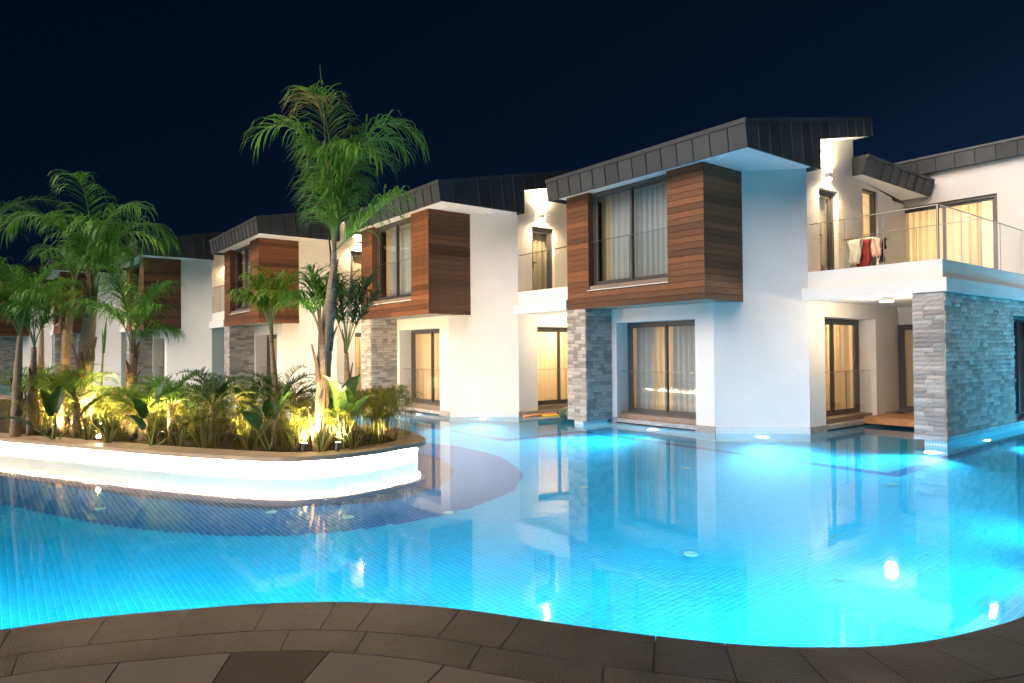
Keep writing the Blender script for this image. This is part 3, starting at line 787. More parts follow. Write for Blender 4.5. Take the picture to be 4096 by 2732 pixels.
# recess with the timber deck and the curtained door
b = MB(); b.prism([(0.93, 6.36), (2.93, 6.36), (2.93, 6.6), (0.93, 6.6)], 2.30, FLOOR_Z); b.prism([(0.93, 6.28), (2.93, 6.28), (2.93, 6.36), (0.93, 6.36)], 2.60, FLOOR_Z)
b.build('lintel', M_WALL, E0)
win = sliding_window(E0, frA(0.93, 6.30), 2.0, 0.23, 2.30, 0.03)
MB().box(0.93, 2.93, 6.6, 8.6, 0.1, 0.18).build('room_floor', M_FLOORIN, E0)
MB().box(0.7, 0.93, 5.63, 6.3, 0.10, 0.23).build('stone_block', M_MARBLE, E0)
dk = MB(); dk.prism([(0.93, 4.52), (2.92, 4.52), (2.92, 6.32), (0.93, 6.32)], 0.04, 0.16); deck_w = dk.build('timber_deck', M_BLACK, E0)
for i in range(13):
    y0 = 4.50 + i * 0.14
    MB().box(0.932 + .0, 2.92, y0 + .003, y0 + 0.137, 0.16, 0.205).build('deck_board', M_DECKWOOD, deck_w)
MB().box(0.932, 2.92, 4.49, 4.515, 0.06, 0.158).build('deck_edge', M_DECKWOOD, deck_w)
# upper floor: terrace doors, wall above, roof fascia
b = MB(); BW = 6.80
b.obox(frA(0.66, BW), 0, 2.21, 0, 0.3, 5.20, 5.93); b.obox(frA(0.66, BW), 2.21, 6.0, 0, 0.3, 2.98, 5.93); b.obox(frA(0.66, BW), -0.2, 0.0, 0, 0.3, 2.98, 5.93)
b.box(0.46, 6.95, 10.6, 10.9, 2.98, 5.93); b.box(6.66, 6.95, 7.10, 10.6, 2.98, 5.93)
b.build('wall', M_WALL, E0)
win = sliding_window(E0, frA(0.66, BW), 2.21, 3.24, 5.20, 0.06)
MB().box(0.66, 6.65, 7.11, 10.59, 2.98, 3.22).build('room_floor', M_FLOORIN, E0)
r = MB(); r.bzprism([(6.67, 5.935), (6.63, 6.28), (11.2, 7.0), (11.2, 5.935)], 0.4, 8.2); rf = r.build('roof', M_ZINCCAP, E0)
for i in range(19):
    q0 = 0.5 + i * 0.40
    m = MB(); m.hexa([(q0 + .002, 6.64, 5.915), (q0 + .398, 6.64, 5.915), (q0 + .398, 6.668, 5.915), (q0 + .002, 6.668, 5.915), (q0 + .002, 6.595, 6.25), (q0 + .398, 6.595, 6.25), (q0 + .398, 6.625, 6.25), (q0 + .002, 6.625, 6.25)])
    m.hexa([(q0 + .388, 6.618, 5.915), (q0 + .412, 6.618, 5.915), (q0 + .412, 6.645, 5.915), (q0 + .388, 6.645, 5.915), (q0 + .388, 6.573, 6.25), (q0 + .412, 6.573, 6.25), (q0 + .412, 6.60, 6.25), (q0 + .388, 6.60, 6.25)])
    m.build('fascia_sheet', M_ZINC, rf)
MB().box(0.4, 8.2, 6.57, 6.66, 6.25, 6.30).build('edge_cap', M_ZINCCAP, rf)
light('room_lamp', 'POINT', E0, (1.9, 8.8, 4.85), 75, WARM, shadow_soft_size=0.2)
light('room_lamp', 'POINT', E0, (1.9, 7.9, 2.0), 5, WARM, shadow_soft_size=0.2)
arch = MB(); pts = [(1.40, 7.75, 3.30), (1.40, 7.75, 4.15)] + [(1.52 - .12 * math.cos(R(k * 20)), 7.75, 4.15 + .14 * math.sin(R(k * 20))) for k in range(1, 9)] + [(1.64, 7.75, 4.15), (1.64, 7.75, 3.30)]
arch.tube(pts, 0.018, 6); mir = arch.build('arched_mirror_light', M_INLED)
mir.location = house_loc(1); mir.rotation_euler = (0, 0, ROTZ)
tag(mir, "glowing arched light standing behind the terrace door curtains", "mirror light")

# ---------------------------------------------------------------- curtains
def hang(n, fr, s0, s1, d, z0, z1, mat, label, seed, amp=0.04):
    o = curtain_sheet(None, fr, s0, s1, d, z0, z1, mat, amp=amp, seed=seed)
    o.location = house_loc(n); o.rotation_euler = (0, 0, ROTZ)
    tag(o, label, "curtain")
    return o
WHO = {1: "nearest house", 2: "second house", 3: "third house", 4: "fourth house"}
for n in (1, 2, 3, 4):
    g0 = frA(-3.19, 0.873); s_ = frB(0.914, 2.85); u_ = frA(-3.222, 0)
    if n == 1:
        hang(n, g0, 0.08, 0.62, 0.66, 0.24, 2.40, M_SHEER, "grey sheer curtain at the left of the nearest house's pool window", 1)
        hang(n, g0, 0.55, 1.22, 0.68, 0.24, 2.40, M_CURT, "warm lit curtain in the middle of the nearest house's pool window", 2)
        hang(n, g0, 1.22, 2.24, 0.64, 0.24, 2.40, M_SHEER, "dim sheer curtain at the right of the nearest house's pool window", 3)
        hang(n, s_, 0.06, 0.75, 0.62, 0.24, 2.40, M_CURT, "cream curtain in the left half of the side window below the balcony", 4)
        hang(n, s_, 1.30, 2.28, 0.62, 0.24, 2.40, M_CURT, "cream curtain in the right half of the side window below the balcony", 5)
    else:
        hang(n, g0, 0.06, 2.24, 0.66, 0.24, 2.40, M_CURT, "warm lit curtain across the ground floor pool window of the %s" % WHO[n], 10 * n + 1)
        hang(n, s_, 0.06, 2.28, 0.62, 0.24, 2.40, M_CURT, "yellow lit curtain across the side window under the balcony of the %s" % WHO[n], 10 * n + 2)
    hang(n, u_, 0.06, 0.42, 0.42, 3.25, 5.36, M_CURT, "gathered warm curtain at the left of the timber box window, %s" % WHO[n], 10 * n + 3)
    hang(n, u_, 0.40, 2.26, 0.40, 3.25, 5.36, M_SHEER, "grey sheer curtain across the timber box window of the %s" % WHO[n], 10 * n + 4)
    hang(n, frB(0.914, 2.70), 0.10, 0.70, 0.30, 3.25, 5.10, M_CURT, "cream curtain behind the balcony door of the %s" % WHO[n], 10 * n + 5)
    if n <= 2: hang(n, frB(0.914, 4.65), 0.03, 0.72, 0.22, 3.25, 5.38, M_CURT, "lit curtain behind the slit window of the %s" % WHO[n], 10 * n + 6)
hang(1, frA(0.66, 6.80), 0.05, 1.82, 0.30, 3.24, 5.16, M_CURT, "golden lit curtain across the wide terrace door of the end house", 77, 0.05)
hang(1, frA(0.93, 6.30), 0.05, 1.95, 0.25, 0.23, 2.28, M_CURT, "dim olive curtain behind the door on the small timber deck", 78, 0.03)

# ---------------------------------------------------------------- ground, pool floor, water
g = MB(); g.quad([(-300, -60, -1.4), (300, -60, -1.4), (300, 500, -1.4), (-300, 500, -1.4)])
tag(g.build('ground', M_GROUND), kind='structure')
EDGE = [(-9.0, 1.2), (-7.0, 2.2), (-5.0, 3.25), (-4.0, 3.75), (-3.13, 4.13), (-2.71, 4.3), (-2.21, 4.42), (-1.69, 4.52), (-1.2, 4.54), (-.81, 4.5), (-.34, 4.39), (.05, 4.24), (.57, 4.04),
        (1.04, 3.89), (1.39, 3.81), (1.74, 3.785), (1.99, 3.79), (2.25, 3.83), (2.55, 3.92), (2.92, 4.075), (3.13, 4.18), (3.8, 4.62), (4.8, 5.45), (6.5, 7.2), (9.0, 10.0)]
def catmull(P, k=4):
    P = [Vector((p[0], p[1])) for p in P]; out = []
    for i in range(len(P) - 1):
        p0, p1, p2, p3 = P[max(i - 1, 0)], P[i], P[i + 1], P[min(i + 2, len(P) - 1)]
        for j in range(k):
            t = j / k
            out.append(0.5 * ((2 * p1) + (p2 - p0) * t + (2 * p0 - 5 * p1 + 4 * p2 - p3) * t * t + (3 * p1 - p0 - 3 * p2 + p3) * t ** 3))
    out.append(P[-1]); return out
EC = catmull(EDGE, 4)
def offset_curve(C, d):
    out = []
    for i in range(len(C)):
        t = (C[min(i + 1, len(C) - 1)] - C[max(i - 1, 0)]).normalized()
        out.append(C[i] + Vector((t.y, -t.x)) * d)
    return out
PLANT_OUT = [(-30, 22.4), (-20, 17.2), (-12.5, 13.45), (-8.83, 11.66), (-6.75, 10.66), (-5.2, 9.92), (-4.03, 9.46), (-3.49, 9.28), (-2.98, 9.23), (-2.42, 9.44), (-1.97, 9.86),
             (-1.69, 10.28), (-1.42, 10.68), (-1.47, 11.22), (-1.81, 12.08), (-2.09, 12.52), (-2.7, 13.1), (-3.8, 13.9), (-6.0, 15.4), (-10, 18.2), (-16, 22.4), (-28, 30.8)]
def poly_offset(P, d):
    n = len(P); out = []
    for i in range(n):
        a = Vector(P[i - 1]); b = Vector(P[i]); c = Vector(P[(i + 1) % n])
        t1 = (b - a).normalized(); t2 = (c - b).normalized()
        n1 = Vector((-t1.y, t1.x)); n2 = Vector((-t2.y, t2.x)); m = (n1 + n2).normalized()
        k = d / max(0.5, m.dot(n1)); out.append((b.x + m.x * k, b.y + m.y * k))
    return out
PLANT_WALL = poly_offset(PLANT_OUT, 0.13)
PLANT_IN = poly_offset(PLANT_OUT, 0.46)
def in_poly(x, y, P):
    inside = np.zeros(x.shape, bool); n = len(P); j = n - 1
    for i in range(n):
        xi, yi = P[i]; xj, yj = P[j]
        c = ((yi > y) != (yj > y)) & (x < (xj - xi) * (y - yi) / ((yj - yi) or 1e-9) + xi)
        inside ^= c; j = i
    return inside
RING_OUT = [(-30, 20.6), (-20, 15.4), (-12, 11.5), (-6.89, 9.02), (-6.19, 8.65), (-5.4, 8.26), (-4.7, 7.94), (-3.9, 7.70), (-3.2, 7.58), (-2.5, 7.60), (-1.89, 7.78), (-1.3, 8.10), (-.87, 8.42), (-.6, 8.71), (-.31, 9.09), (.01, 9.68),
            (.1, 10.25), (.16, 10.77), (.11, 11.15), (.01, 11.62), (-.2, 12.37), (-.59, 13.05), (-1.12, 13.73), (-1.86, 14.25), (-3.2, 15.2), (-8, 18.6), (-16, 24.2), (-28, 32.6)]
RING_IN = [(-30, 21.4), (-20, 16.2), (-12, 12.4), (-8.12, 10.71), (-6.61, 10.03), (-5.27, 9.39), (-4.2, 8.97), (-3.74, 8.8), (-3.1, 8.71), (-2.43, 8.90), (-1.98, 9.02), (-1.59, 9.22), (-1.18, 9.79), (-.98, 10.38), (-.95, 11.1),
           (-1.11, 11.77), (-1.38, 12.43), (-1.76, 12.95), (-2.6, 13.7), (-8, 17.6), (-16, 23.2), (-28, 31.6)]
DEPTH = -1.10
g = MB(); g.quad([(-60, -1, DEPTH - .004), (40, -1, DEPTH - .004), (40, 70, DEPTH - .004), (-60, 70, DEPTH - .004)])
PF = tag(g.build('pool_floor', M_GROUT), kind='structure')
TS = 0.06
ia = np.arange(int(-26 / TS), int(9 / TS)); ib = np.arange(int(-14 / TS), int(9 / TS))
GA, GB = np.meshgrid(ia, ib, indexing='ij'); GA = GA.ravel(); GB = GB.ravel()
ca = (GA + .5) * TS; cb = (GB + .5) * TS
cx = X1 + ca * S_ + cb * C_; cyy = Y1 - ca * C_ + cb * S_
edge_x = np.array([p.x for p in EC]); edge_y = np.array([p.y for p in EC])
keep = (np.abs(cx) < 0.80 * cyy + 0.6) & (cyy > np.interp(cx, edge_x, edge_y) - .3) & (cyy < 19.0) & ~in_poly(cx, cyy, PLANT_WALL)
kk = (ca % 6.84)
for n in (1, 2, 3):
    la = ca + (n - 1) * 6.84; lb_ = cb + (n - 1) * 2.15
    keep &= ~((la > -3.4) & (la < 0.5) & (lb_ > 1.0) | ((la > 0.5 - 3) & (la < 0.9) & (lb_ > 2.3)))
keep &= ~((ca > 3.02) & (ca < 3.38) & (cb > 2.3))
cx = cx[keep]; cyy = cyy[keep]; ca = ca[keep]; cb = cb[keep]
mi = np.zeros(len(cx), np.int32)
mi[in_poly(cx, cyy, RING_OUT)] = 1; mi[in_poly(cx, cyy, RING_IN)] = 2
for n in (1, 2, 3, 4):
    ox, oy = w2l(*house_loc(n)[:2]); la = ca - ox; lb_ = cb - oy
    band = ((lb_ > -0.27) & (lb_ < 0.0) & (la > -3.33) & (la < 3.60)) | ((la > 3.34) & (la < 3.60) & (lb_ > -0.27) & (lb_ < (2.0 if n > 1 else 9)))
    mi[band & (mi == 0)] = 1
nt_ = len(cx); hs = TS / 2 - 0.0022; c_ = 0.002
du = np.array([S_, -C_]) * hs; dv = np.array([C_, S_]) * hs
ctr = np.stack([cx, cyy], 1)
top = np.stack([ctr - du - dv, ctr + du - dv, ctr + du + dv, ctr - du + dv], 1)
V = np.zeros((nt_, 8, 3), np.float32)
V[:, :4, :2] = top; V[:, :4, 2] = DEPTH
V[:, 4:, :2] = top; V[:, 4:, 2] = DEPTH + 0.0008
V[:, 4:, :2] += (ctr[:, None, :] - top) * 0.05
quads = np.array([[4, 5, 6, 7], [0, 1, 5, 4], [1, 2, 6, 5], [2, 3, 7, 6], [3, 0, 4, 7]])
F = (np.arange(nt_)[:, None, None] * 8 + quads[None]).reshape(-1)
def np_mesh(name, V, F, k, mats, mi=None):
    me = bpy.data.meshes.new(name); nv = len(V); nf = len(F) // k
    me.vertices.add(nv); me.vertices.foreach_set("co", V.reshape(-1).astype(np.float32))
    me.loops.add(len(F)); me.loops.foreach_set("vertex_index", F.astype(np.int32))
    me.polygons.add(nf); me.polygons.foreach_set("loop_start", (np.arange(nf) * k).astype(np.int32)); me.polygons.foreach_set("loop_total", np.full(nf, k, np.int32))
    for m in mats: me.materials.append(m)
    if mi is not None: me.polygons.foreach_set("material_index", mi.astype(np.int32))
    me.update(calc_edges=True); me.validate()
    return me
me = np_mesh('floor_tiles', V.reshape(-1, 3), F, 4, [M_T0, M_T1, M_T2], np.repeat(mi, 5))
tag(link('floor_tiles', me, PF), kind='stuff')

g = MB(); g.quad([(-60, -0.5, 0), (40, -0.5, 0), (40, 70, 0), (-60, 70, 0)])
tag(g.build('pool_water', M_WATER), kind='structure')
# near wall of the pool, under the edge stones
w = MB(); ECW = offset_curve(EC, 0.03)
for i in range(len(EC) - 1):
    a, b = ECW[i], ECW[i + 1]
    w.quad([(b.x, b.y, -1.2), (a.x, a.y, -1.2), (a.x, a.y, 0.035), (b.x, b.y, 0.035)])
tag(w.build('pool_wall', M_TILEW, uv=True), kind='structure')
# round white inlets in the pool floor
im = MB(); im.lathe([(0.0, 0.012), (0.03, 0.012), (0.042, 0.008), (0.048, 0.013), (0.066, 0.010), (0.070, 0.0)], sides=24)
imesh = im.mesh('floor_inlet', basic('inlet_plastic', (.22, .50, .55), .5), True)  # white plastic with the pool light's cyan put into its colour
for x, y, lab in ((-5.33, 8.72, "round white inlet cover on the blue tiles at the left"), (-3.07, 8.58, "round white inlet cover on the blue tiles below the planter's bulge"),
                  (-.82, 8.54, "round white inlet cover at the edge of the blue tile ring"), (-2.04, 8.35, "round white inlet cover on blue tiles in the palm's reflection"),
                  (1.8, 6.91, "round white inlet cover nearest to the dark edge stones"), (1.04, 9.87, "round white inlet cover right of the blue tile ring"),
                  (2.86, 11.19, "round white inlet cover in front of the nearest house's pool window"), (4.48, 12.06, "round white inlet cover on the dark lane line below the blank corner wall"),
                  (5.44, 9.72, "round white inlet cover outside the corner of the dark lane line"), (2.8, 13.92, "faint round inlet cover nearest the stone column")):
    o = link('floor_inlet', imesh, None, (x, y, DEPTH + 0.005))
    tag(o, lab, "inlet cover", "round inlet covers on the pool floor")
# underwater lamps in the near wall and in the planter wall
def pool_lamp(x, y, dirx, diry, label, z=-0.45, k=1.0):
    o = empty('pool_lamp', (x, y, z), math.atan2(diry, dirx) - math.pi / 2)
    b = MB(); n_ = 20
    for q in range(n_):
        an = 2 * math.pi * q / n_; b.v += [(0.13 * math.cos(an), 0.004, 0.13 * math.sin(an)), (0.095 * math.cos(an), 0.024, 0.095 * math.sin(an))]
    for q in range(n_):
        q2 = (q + 1) % n_; b.f.append((2 * q, 2 * q + 1, 2 * q2 + 1, 2 * q2)); b.mi.append(0)
    b.build('bezel', M_WHITEP, o)
    g = MB(); g.quad([(0.095 * math.cos(2 * math.pi * q / n_), 0.022, 0.095 * math.sin(2 * math.pi * q / n_)) for q in range(n_)]); g.build('lens', M_POOLGLOW, o)
    light('pool_lamp_throw', 'SPOT', o, (0, 0.09, 0), THROW_W * ((0.09 if 0.3 < x < 3.2 else 0.085 if x > 3.2 else 0.165) if k == 1 else 0.55 * k if k < 3 else 1.8), POOL_COLOR, (R(85), 0, 0), spot_size=R(120 if (k != 1 or x > 3.2) else 85), spot_blend=1.0, shadow_soft_size=0.09)
    s = light('pool_lamp_beam', 'SPOT', o, (0, 0.08, 0), POOL_W * 0.17 * k * (1.2 if 3.2 < x < 6.5 and k == 1 else 0.35 if 0.3 < x < 3.2 and y < 6 else 1.0), POOL_COLOR, (R(87), 0, 0), spot_size=R(115), spot_blend=1.0, shadow_soft_size=0.09)
    tag(o, label, "pool lamp", "underwater lamps in the pool walls")
    return o
PLAB = "round underwater lamp set in the near pool wall below the dark edge stones"
for x in (-6.0, -5.0, -4.1, -3.2, -2.3, -1.4, -0.5, 0.4, 1.3, 2.2, 3.0, 3.9, 4.8, 5.8):
    i = int(np.argmin(np.abs(edge_x - x))); t = (EC[i + 1] - EC[i - 1]).normalized(); nn = Vector((-t.y, t.x))
    pool_lamp(EC[i].x + nn.x * .0, EC[i].y + nn.y * .0, nn.x, nn.y, PLAB)

x, y, _ = l2w(3.395, 4.2); pool_lamp(x, y, S_, -C_, "round underwater lamp in the side of the stone end house's base", k=1.4)  # added lamp, evens out the pool glow at the right
x, y, _ = l2w(3.15, 2.245); pool_lamp(x, y, -C_, -S_, "round underwater lamp in the front of the stone end house's pier", z=-.8, k=0.8)  # added lamp, fills the dim water before the pier
for b_ in (7.0, 8.0, 9.2):
    x, y, _ = l2w(3.386, b_); pool_lamp(x, y, S_, -C_, "round underwater lamp in the base of the stone end house", k=26.0)
# ---------------------------------------------------------------- planter island
PL = empty('planter', (-4.0, 11.5, 0))
tag(PL, "long curved planter island with glowing white wall and tan stone coping", "planter")
def off(v): return (v[0] + 4.0, v[1] - 11.5, *v[2:])
PWc = [tuple(p) for p in catmull(PLANT_WALL + [PLANT_WALL[0]], 3)][:-1]
POc = [tuple(p) for p in catmull(PLANT_OUT + [PLANT_OUT[0]], 3)][:-1]
PIc = [tuple(p) for p in catmull(PLANT_IN + [PLANT_IN[0]], 3)][:-1]
w = MB(); n = len(PWc)
lay = []
acc = 0.0
for i in range(n):
    a, b = PWc[i], PWc[(i + 1) % n]; l = math.dist(a, b)
    w.quad([off((*a, -1.2)), off((*b, -1.2)), off((*b, 0.262)), off((*a, 0.262))]); lay += [(acc, -1.2), (acc + l, -1.2), (acc + l, 0.262), (acc, 0.262)]; acc += l
wo = w.build('planter_wall', M_TILEW, PL)
ul = wo.data.uv_layers.new(name="UVMap"); ul.data.foreach_set("uv", [c for p in lay for c in p])
led = MB(); lo_in = poly_offset(PWc, -0.012); lo_out = poly_offset(PWc, -0.040)
for i in range(n):
    j = (i + 1) % n
    if PWc[i][0] < -20: continue
    led.quad([off((*lo_in[i], 0.252)), off((*lo_in[j], 0.252)), off((*lo_out[j], 0.252)), off((*lo_out[i], 0.252))])
led.build('led_strip', M_LED, PL)
nseg = len(POc)
i = 0
while i < nseg:
    st = 3 if POc[i][0] > -9.5 else 6
    idx = [(i + k) % nseg for k in range(st + 1)]
    cs = MB()
    for q in range(st):
        p0, p1 = idx[q], idx[q + 1]
        o0, o1, n0, n1 = Vector(POc[p0]), Vector(POc[p1]), Vector(PIc[p0]), Vector(PIc[p1])
        if q == 0: d = (o1 - o0).normalized() * 0.002; o0 = o0 + d; n0 = n0 + d
        cs.hexa([off((o0.x, o0.y, 0.265)), off((o1.x, o1.y, 0.265)), off((n1.x, n1.y, 0.265)), off((n0.x, n0.y, 0.265)), off((o0.x, o0.y, 0.33)), off((o1.x, o1.y, 0.33)), off((n1.x, n1.y, 0.33)), off((n0.x, n0.y, 0.33))])
    cs.build('coping_stone', M_COPING, PL)
    i += st
so = MB(); so.quad([off((*p, 0.285)) for p in PIc])
so.build('soil', M_SOIL, PL)

# ---------------------------------------------------------------- foreground deck
ZD = 0.08
DK = empty('deck', (0, 2.5, 0)); tag(DK, kind='structure')
base = MB(); eb = offset_curve(EC, 0.05)
base.v = [(p.x, p.y - 2.5, ZD - 0.008) for p in eb] + [(9.5, -8, ZD - 0.008), (-9.5, -8, ZD - 0.008)]
base.f = [tuple(reversed(range(len(base.v))))]; base.mi = [0]
base.build('deck_bed', M_GROUTD, DK)
r1 = offset_curve(EC, 0.445); r2c = offset_curve(EC, 0.73)
arc = [0.0]
for i in range(1, len(EC)): arc.append(arc[-1] + (EC[i] - EC[i - 1]).length)
def sample(C, s):
    i = int(np.searchsorted(arc, s)) - 1; i = max(0, min(i, len(C) - 2)); t = (s - arc[i]) / max(1e-9, arc[i + 1] - arc[i])
    return C[i] + (C[i + 1] - C[i]) * t
def s_of_x(x):
    return float(np.interp(x, edge_x, arc))
def inset(P, d):
    n = len(P); out = []
    for i in range(n):
        a, b, c = Vector(P[i - 1]), Vector(P[i]), Vector(P[(i + 1) % n]); t1 = (b - a).normalized(); t2 = (c - b).normalized()
        m = Vector((-t1.y - t2.y, t1.x + t2.x)); m = m.normalized() if m.length > 1e-6 else Vector((-t1.y, t1.x)); k = d / max(.5, m.dot(Vector((-t1.y, t1.x))))
        out.append((b.x + m.x * k, b.y + m.y * k))
    return out
def row(Ca, Cb, joints, name, mat, skew=0.0, z1=ZD, th=0.07, step=0.11, gap=0.002):
    for k in range(len(joints) - 1):
        s0, s1 = joints[k] + gap, joints[k + 1] - gap
        m = max(1, int((s1 - s0) / step)); b = MB()
        ss = [s0 + (s1 - s0) * q / m for q in range(m + 1)]
        A_ = [sample(Ca, s) for s in ss]; B_ = [sample(Cb, s + skew) for s in ss]
        pts = ([(p.x, p.y - 2.5) for p in A_] + [(p.x, p.y - 2.5) for p in reversed(B_)])[::-1]
        top = inset(pts, 0.0035); n = len(pts)
        b.v = [(x, y, z1 - th) for x, y in pts] + [(x, y, z1 - .0035) for x, y in pts] + [(x, y, z1) for x, y in top]
        for q in range(n):
            q2 = (q + 1) % n
            b.f += [(q, q2, n + q2, n + q), (n + q, n + q2, 2 * n + q2, 2 * n + q)]
        b.f.append(tuple(range(2 * n, 3 * n))); b.mi = [0] * len(b.f); b.build(name, mat, DK)
eC0 = offset_curve(EC, -0.012); r1a = offset_curve(EC, 0.442); r1b = offset_curve(EC, 0.449)
j1 = sorted([s_of_x(x) for x in (-8.5, -7.9, -7.3, -6.7, -6.1, -5.5, -5.0, -4.55, -4.05, -3.55, -3.08, -2.6, -2.12, -1.64, -1.19, -.92, -.35, .05, .82, 1.19, 1.56, 1.92, 2.3, 2.75, 3.2, 3.6, 4.1, 4.6, 5.2, 5.8, 6.5, 7.3, 8.2)])
j2 = sorted([s_of_x(x) for x in (-8.4, -7.6, -6.8, -5.9, -5.1, -4.4, -3.7, -2.95, -2.20, -1.36, -.80, -.02, .62, 1.25, 1.85, 2.5, 3.1, 3.9, 4.7, 5.6, 6.6, 7.7)])
row(eC0, r1a, j1, 'edge_stone', M_GRANITE, 0.03)
row(r1b, r2c, j2, 'edge_stone', M_GRANITE, 0.04)
# big two-tone slabs fanned behind the edge rows
r2d = offset_curve(EC, 0.736); r3 = offset_curve(EC, 1.50)
js = [s_of_x(x) for x in (-6.2, -5.4, -4.6, -3.85, -3.05, -2.3, -1.66, -.94, -.10, .72, 1.5, 2.3, 3.1, 4.0, 5.0)]
for k in range(len(js) - 1):
    row(r2d, r3, js[k:k + 2], 'paving_slab', M_SLABD if k in (6, 1, 11) else M_SLABL, 0.03)
r3b = offset_curve(EC, 1.506)
bb = MB(); bb.v = [(p.x, p.y - 2.5, ZD - 0.004) for p in r3b if -7 < p.x < 7] ; nb = len(bb.v); bb.v += [(7, -7, ZD - .004), (-7, -7, ZD - .004)]; bb.f = [tuple(reversed(range(nb + 2)))]; bb.mi = [0]
bb.build('paving_field', M_SLABL, DK)

# ---------------------------------------------------------------- plants
UPV = Vector((0, 0, 1))
def frond(P, origin, az, e0, e1, Ln, leaf_len=0.5, nl=46, droop=0.9, mat=None, bare=0.18, width=0.014, seed=0, fold=0.6, name='frond', rr=0.012, twist=0.0, pw=1.5):
    """feather leaf: arching stalk with drooping leaflets"""
    rng = random.Random(seed); b = MB(); n = 16
    pts = []; p = Vector((0, 0, 0)); tn = []
    ca_, sa_ = math.cos(az), math.sin(az)
    hd = Vector((ca_, sa_, 0)); side = Vector((-sa_, ca_, 0))
    for i in range(n + 1):
        t = i / n; el = e0 + (e1 - e0) * (t ** pw)
        d = (hd * math.cos(el) + UPV * math.sin(el) + side * twist * t).normalized()
        pts.append(p.copy()); tn.append(d); p = p + d * (Ln / n)
    b.tube(pts, [rr * (1 - 0.85 * i / n) + 0.0015 for i in range(n + 1)], 5, m=1, cap=False)
    for i in range(nl):
        t = bare + (1 - bare) * (i + rng.random() * .5) / nl
        x = t * n; k = min(int(x), n - 1); fr_ = x - k
        q = pts[k].lerp(pts[k + 1], fr_); T = tn[k]
        ll = leaf_len * (0.62 + 0.38 * math.sin(math.pi * min(1, 0.12 + 0.90 * (t - bare) / (1 - bare)) ** 0.8)) * rng.uniform(.8, 1.1)
        nrm = T.cross(side); nrm = -nrm if nrm.z < 0 and abs(nrm.z) > .2 else nrm
        for sgn in (-1, 1):
            d = (side * sgn * rng.uniform(.75, 1.0) + T * rng.uniform(0.7, 1.15) + nrm * rng.uniform(0.0, fold)).normalized()
            dr = droop * rng.uniform(.7, 1.25)
            P0 = q; Q = [P0]; cur = P0.copy(); dd = d.copy(); seg = 4
            for s in range(seg):
                dd = (dd + Vector((0, 0, -1)) * dr * (0.06 + 0.62 * (s / (seg - 1)) ** 1.5)).normalized(); cur = cur + dd * (ll / seg); Q.append(cur.copy())
            wv = dd.cross(UPV); wv = wv.normalized() if wv.length > .05 else T.copy()
            wv = (wv + T * 0.6 * rng.uniform(-1, 1)).normalized()
            i0 = len(b.v); ws = [0.5, 1.0, 0.9, 0.6, 0.08]
            for s in range(seg + 1):
                o = wv * (width * ws[s]); b.v += [tuple(Q[s] - o), tuple(Q[s] + o)]
            for s in range(seg):
                a = i0 + 2 * s; b.f.append((a, a + 1, a + 3, a + 2)); b.mi.append(0)
    o = b.build(name, [mat or M_LEAF, M_RACHIS], P)
    o.location = origin
    return o
def trunk(P, pts, rad, mat=M_TRUNK, rings=0.0, name='trunk', seed=0):
    rng = random.Random(seed)
    C3 = []; RR = []
    V3 = [Vector(p) for p in pts]
    for i in range(len(V3) - 1):
        for j in range(6):
            t = j / 6; C3.append(V3[i].lerp(V3[i + 1], t)); RR.append((rad[i] + (rad[i + 1] - rad[i]) * t) * (1 + rings * rng.uniform(-1, 1)))
    C3.append(V3[-1]); RR.append(rad[-1])
    return MB().tube(C3, RR, 10).build(name, mat, P, smooth=True)
def boots(P, pts, rad, n, seed, ln=0.35, up_=1.0, name='leaf_base'):
    """old leaf bases clasping the stem"""
    rng = random.Random(seed); V3 = [Vector(p) for p in pts]
    for i in range(n):
        t = rng.random() * (len(V3) - 1.001); k = int(t); c = V3[k].lerp(V3[k + 1], t - k); r = rad[k] + (rad[k + 1] - rad[k]) * (t - k)
        an = rng.random() * 6.283; o = Vector((math.cos(an), math.sin(an), 0)); sd = Vector((-o.y, o.x, 0)); l = ln * rng.uniform(.6, 1.2); w = r * rng.uniform(.6, .95)
        b = MB(); Q = [c + o * r * 0.96, c + o * (r * 1.12) + UPV * l * .5, c + o * (r * 1.5 + 0.03 * rng.random()) + UPV * l]
        ws = [w, w * .7, w * .2]
        for q, ww in zip(Q, ws): b.v += [tuple(q - sd * ww - o * ww * .35), tuple(q + o * .012), tuple(q + sd * ww - o * ww * .35)]
        for s in range(2):
            a = 3 * s; b.f += [(a, a + 1, a + 4, a + 3), (a + 1, a + 2, a + 5, a + 4)]; b.mi += [0, 0]
        b.build(name, M_BOOT, P)
def spear(P, o, tip, r=0.014, mat=M_LEAF):
    o = Vector(o); tip = Vector(tip)
    return MB().tube([o, o.lerp(tip, .5), tip], [r, r * .9, 0.002], 6).build('spear_leaf', mat, P)
PG = "palms growing in the planter island"
SOIL = 0.285
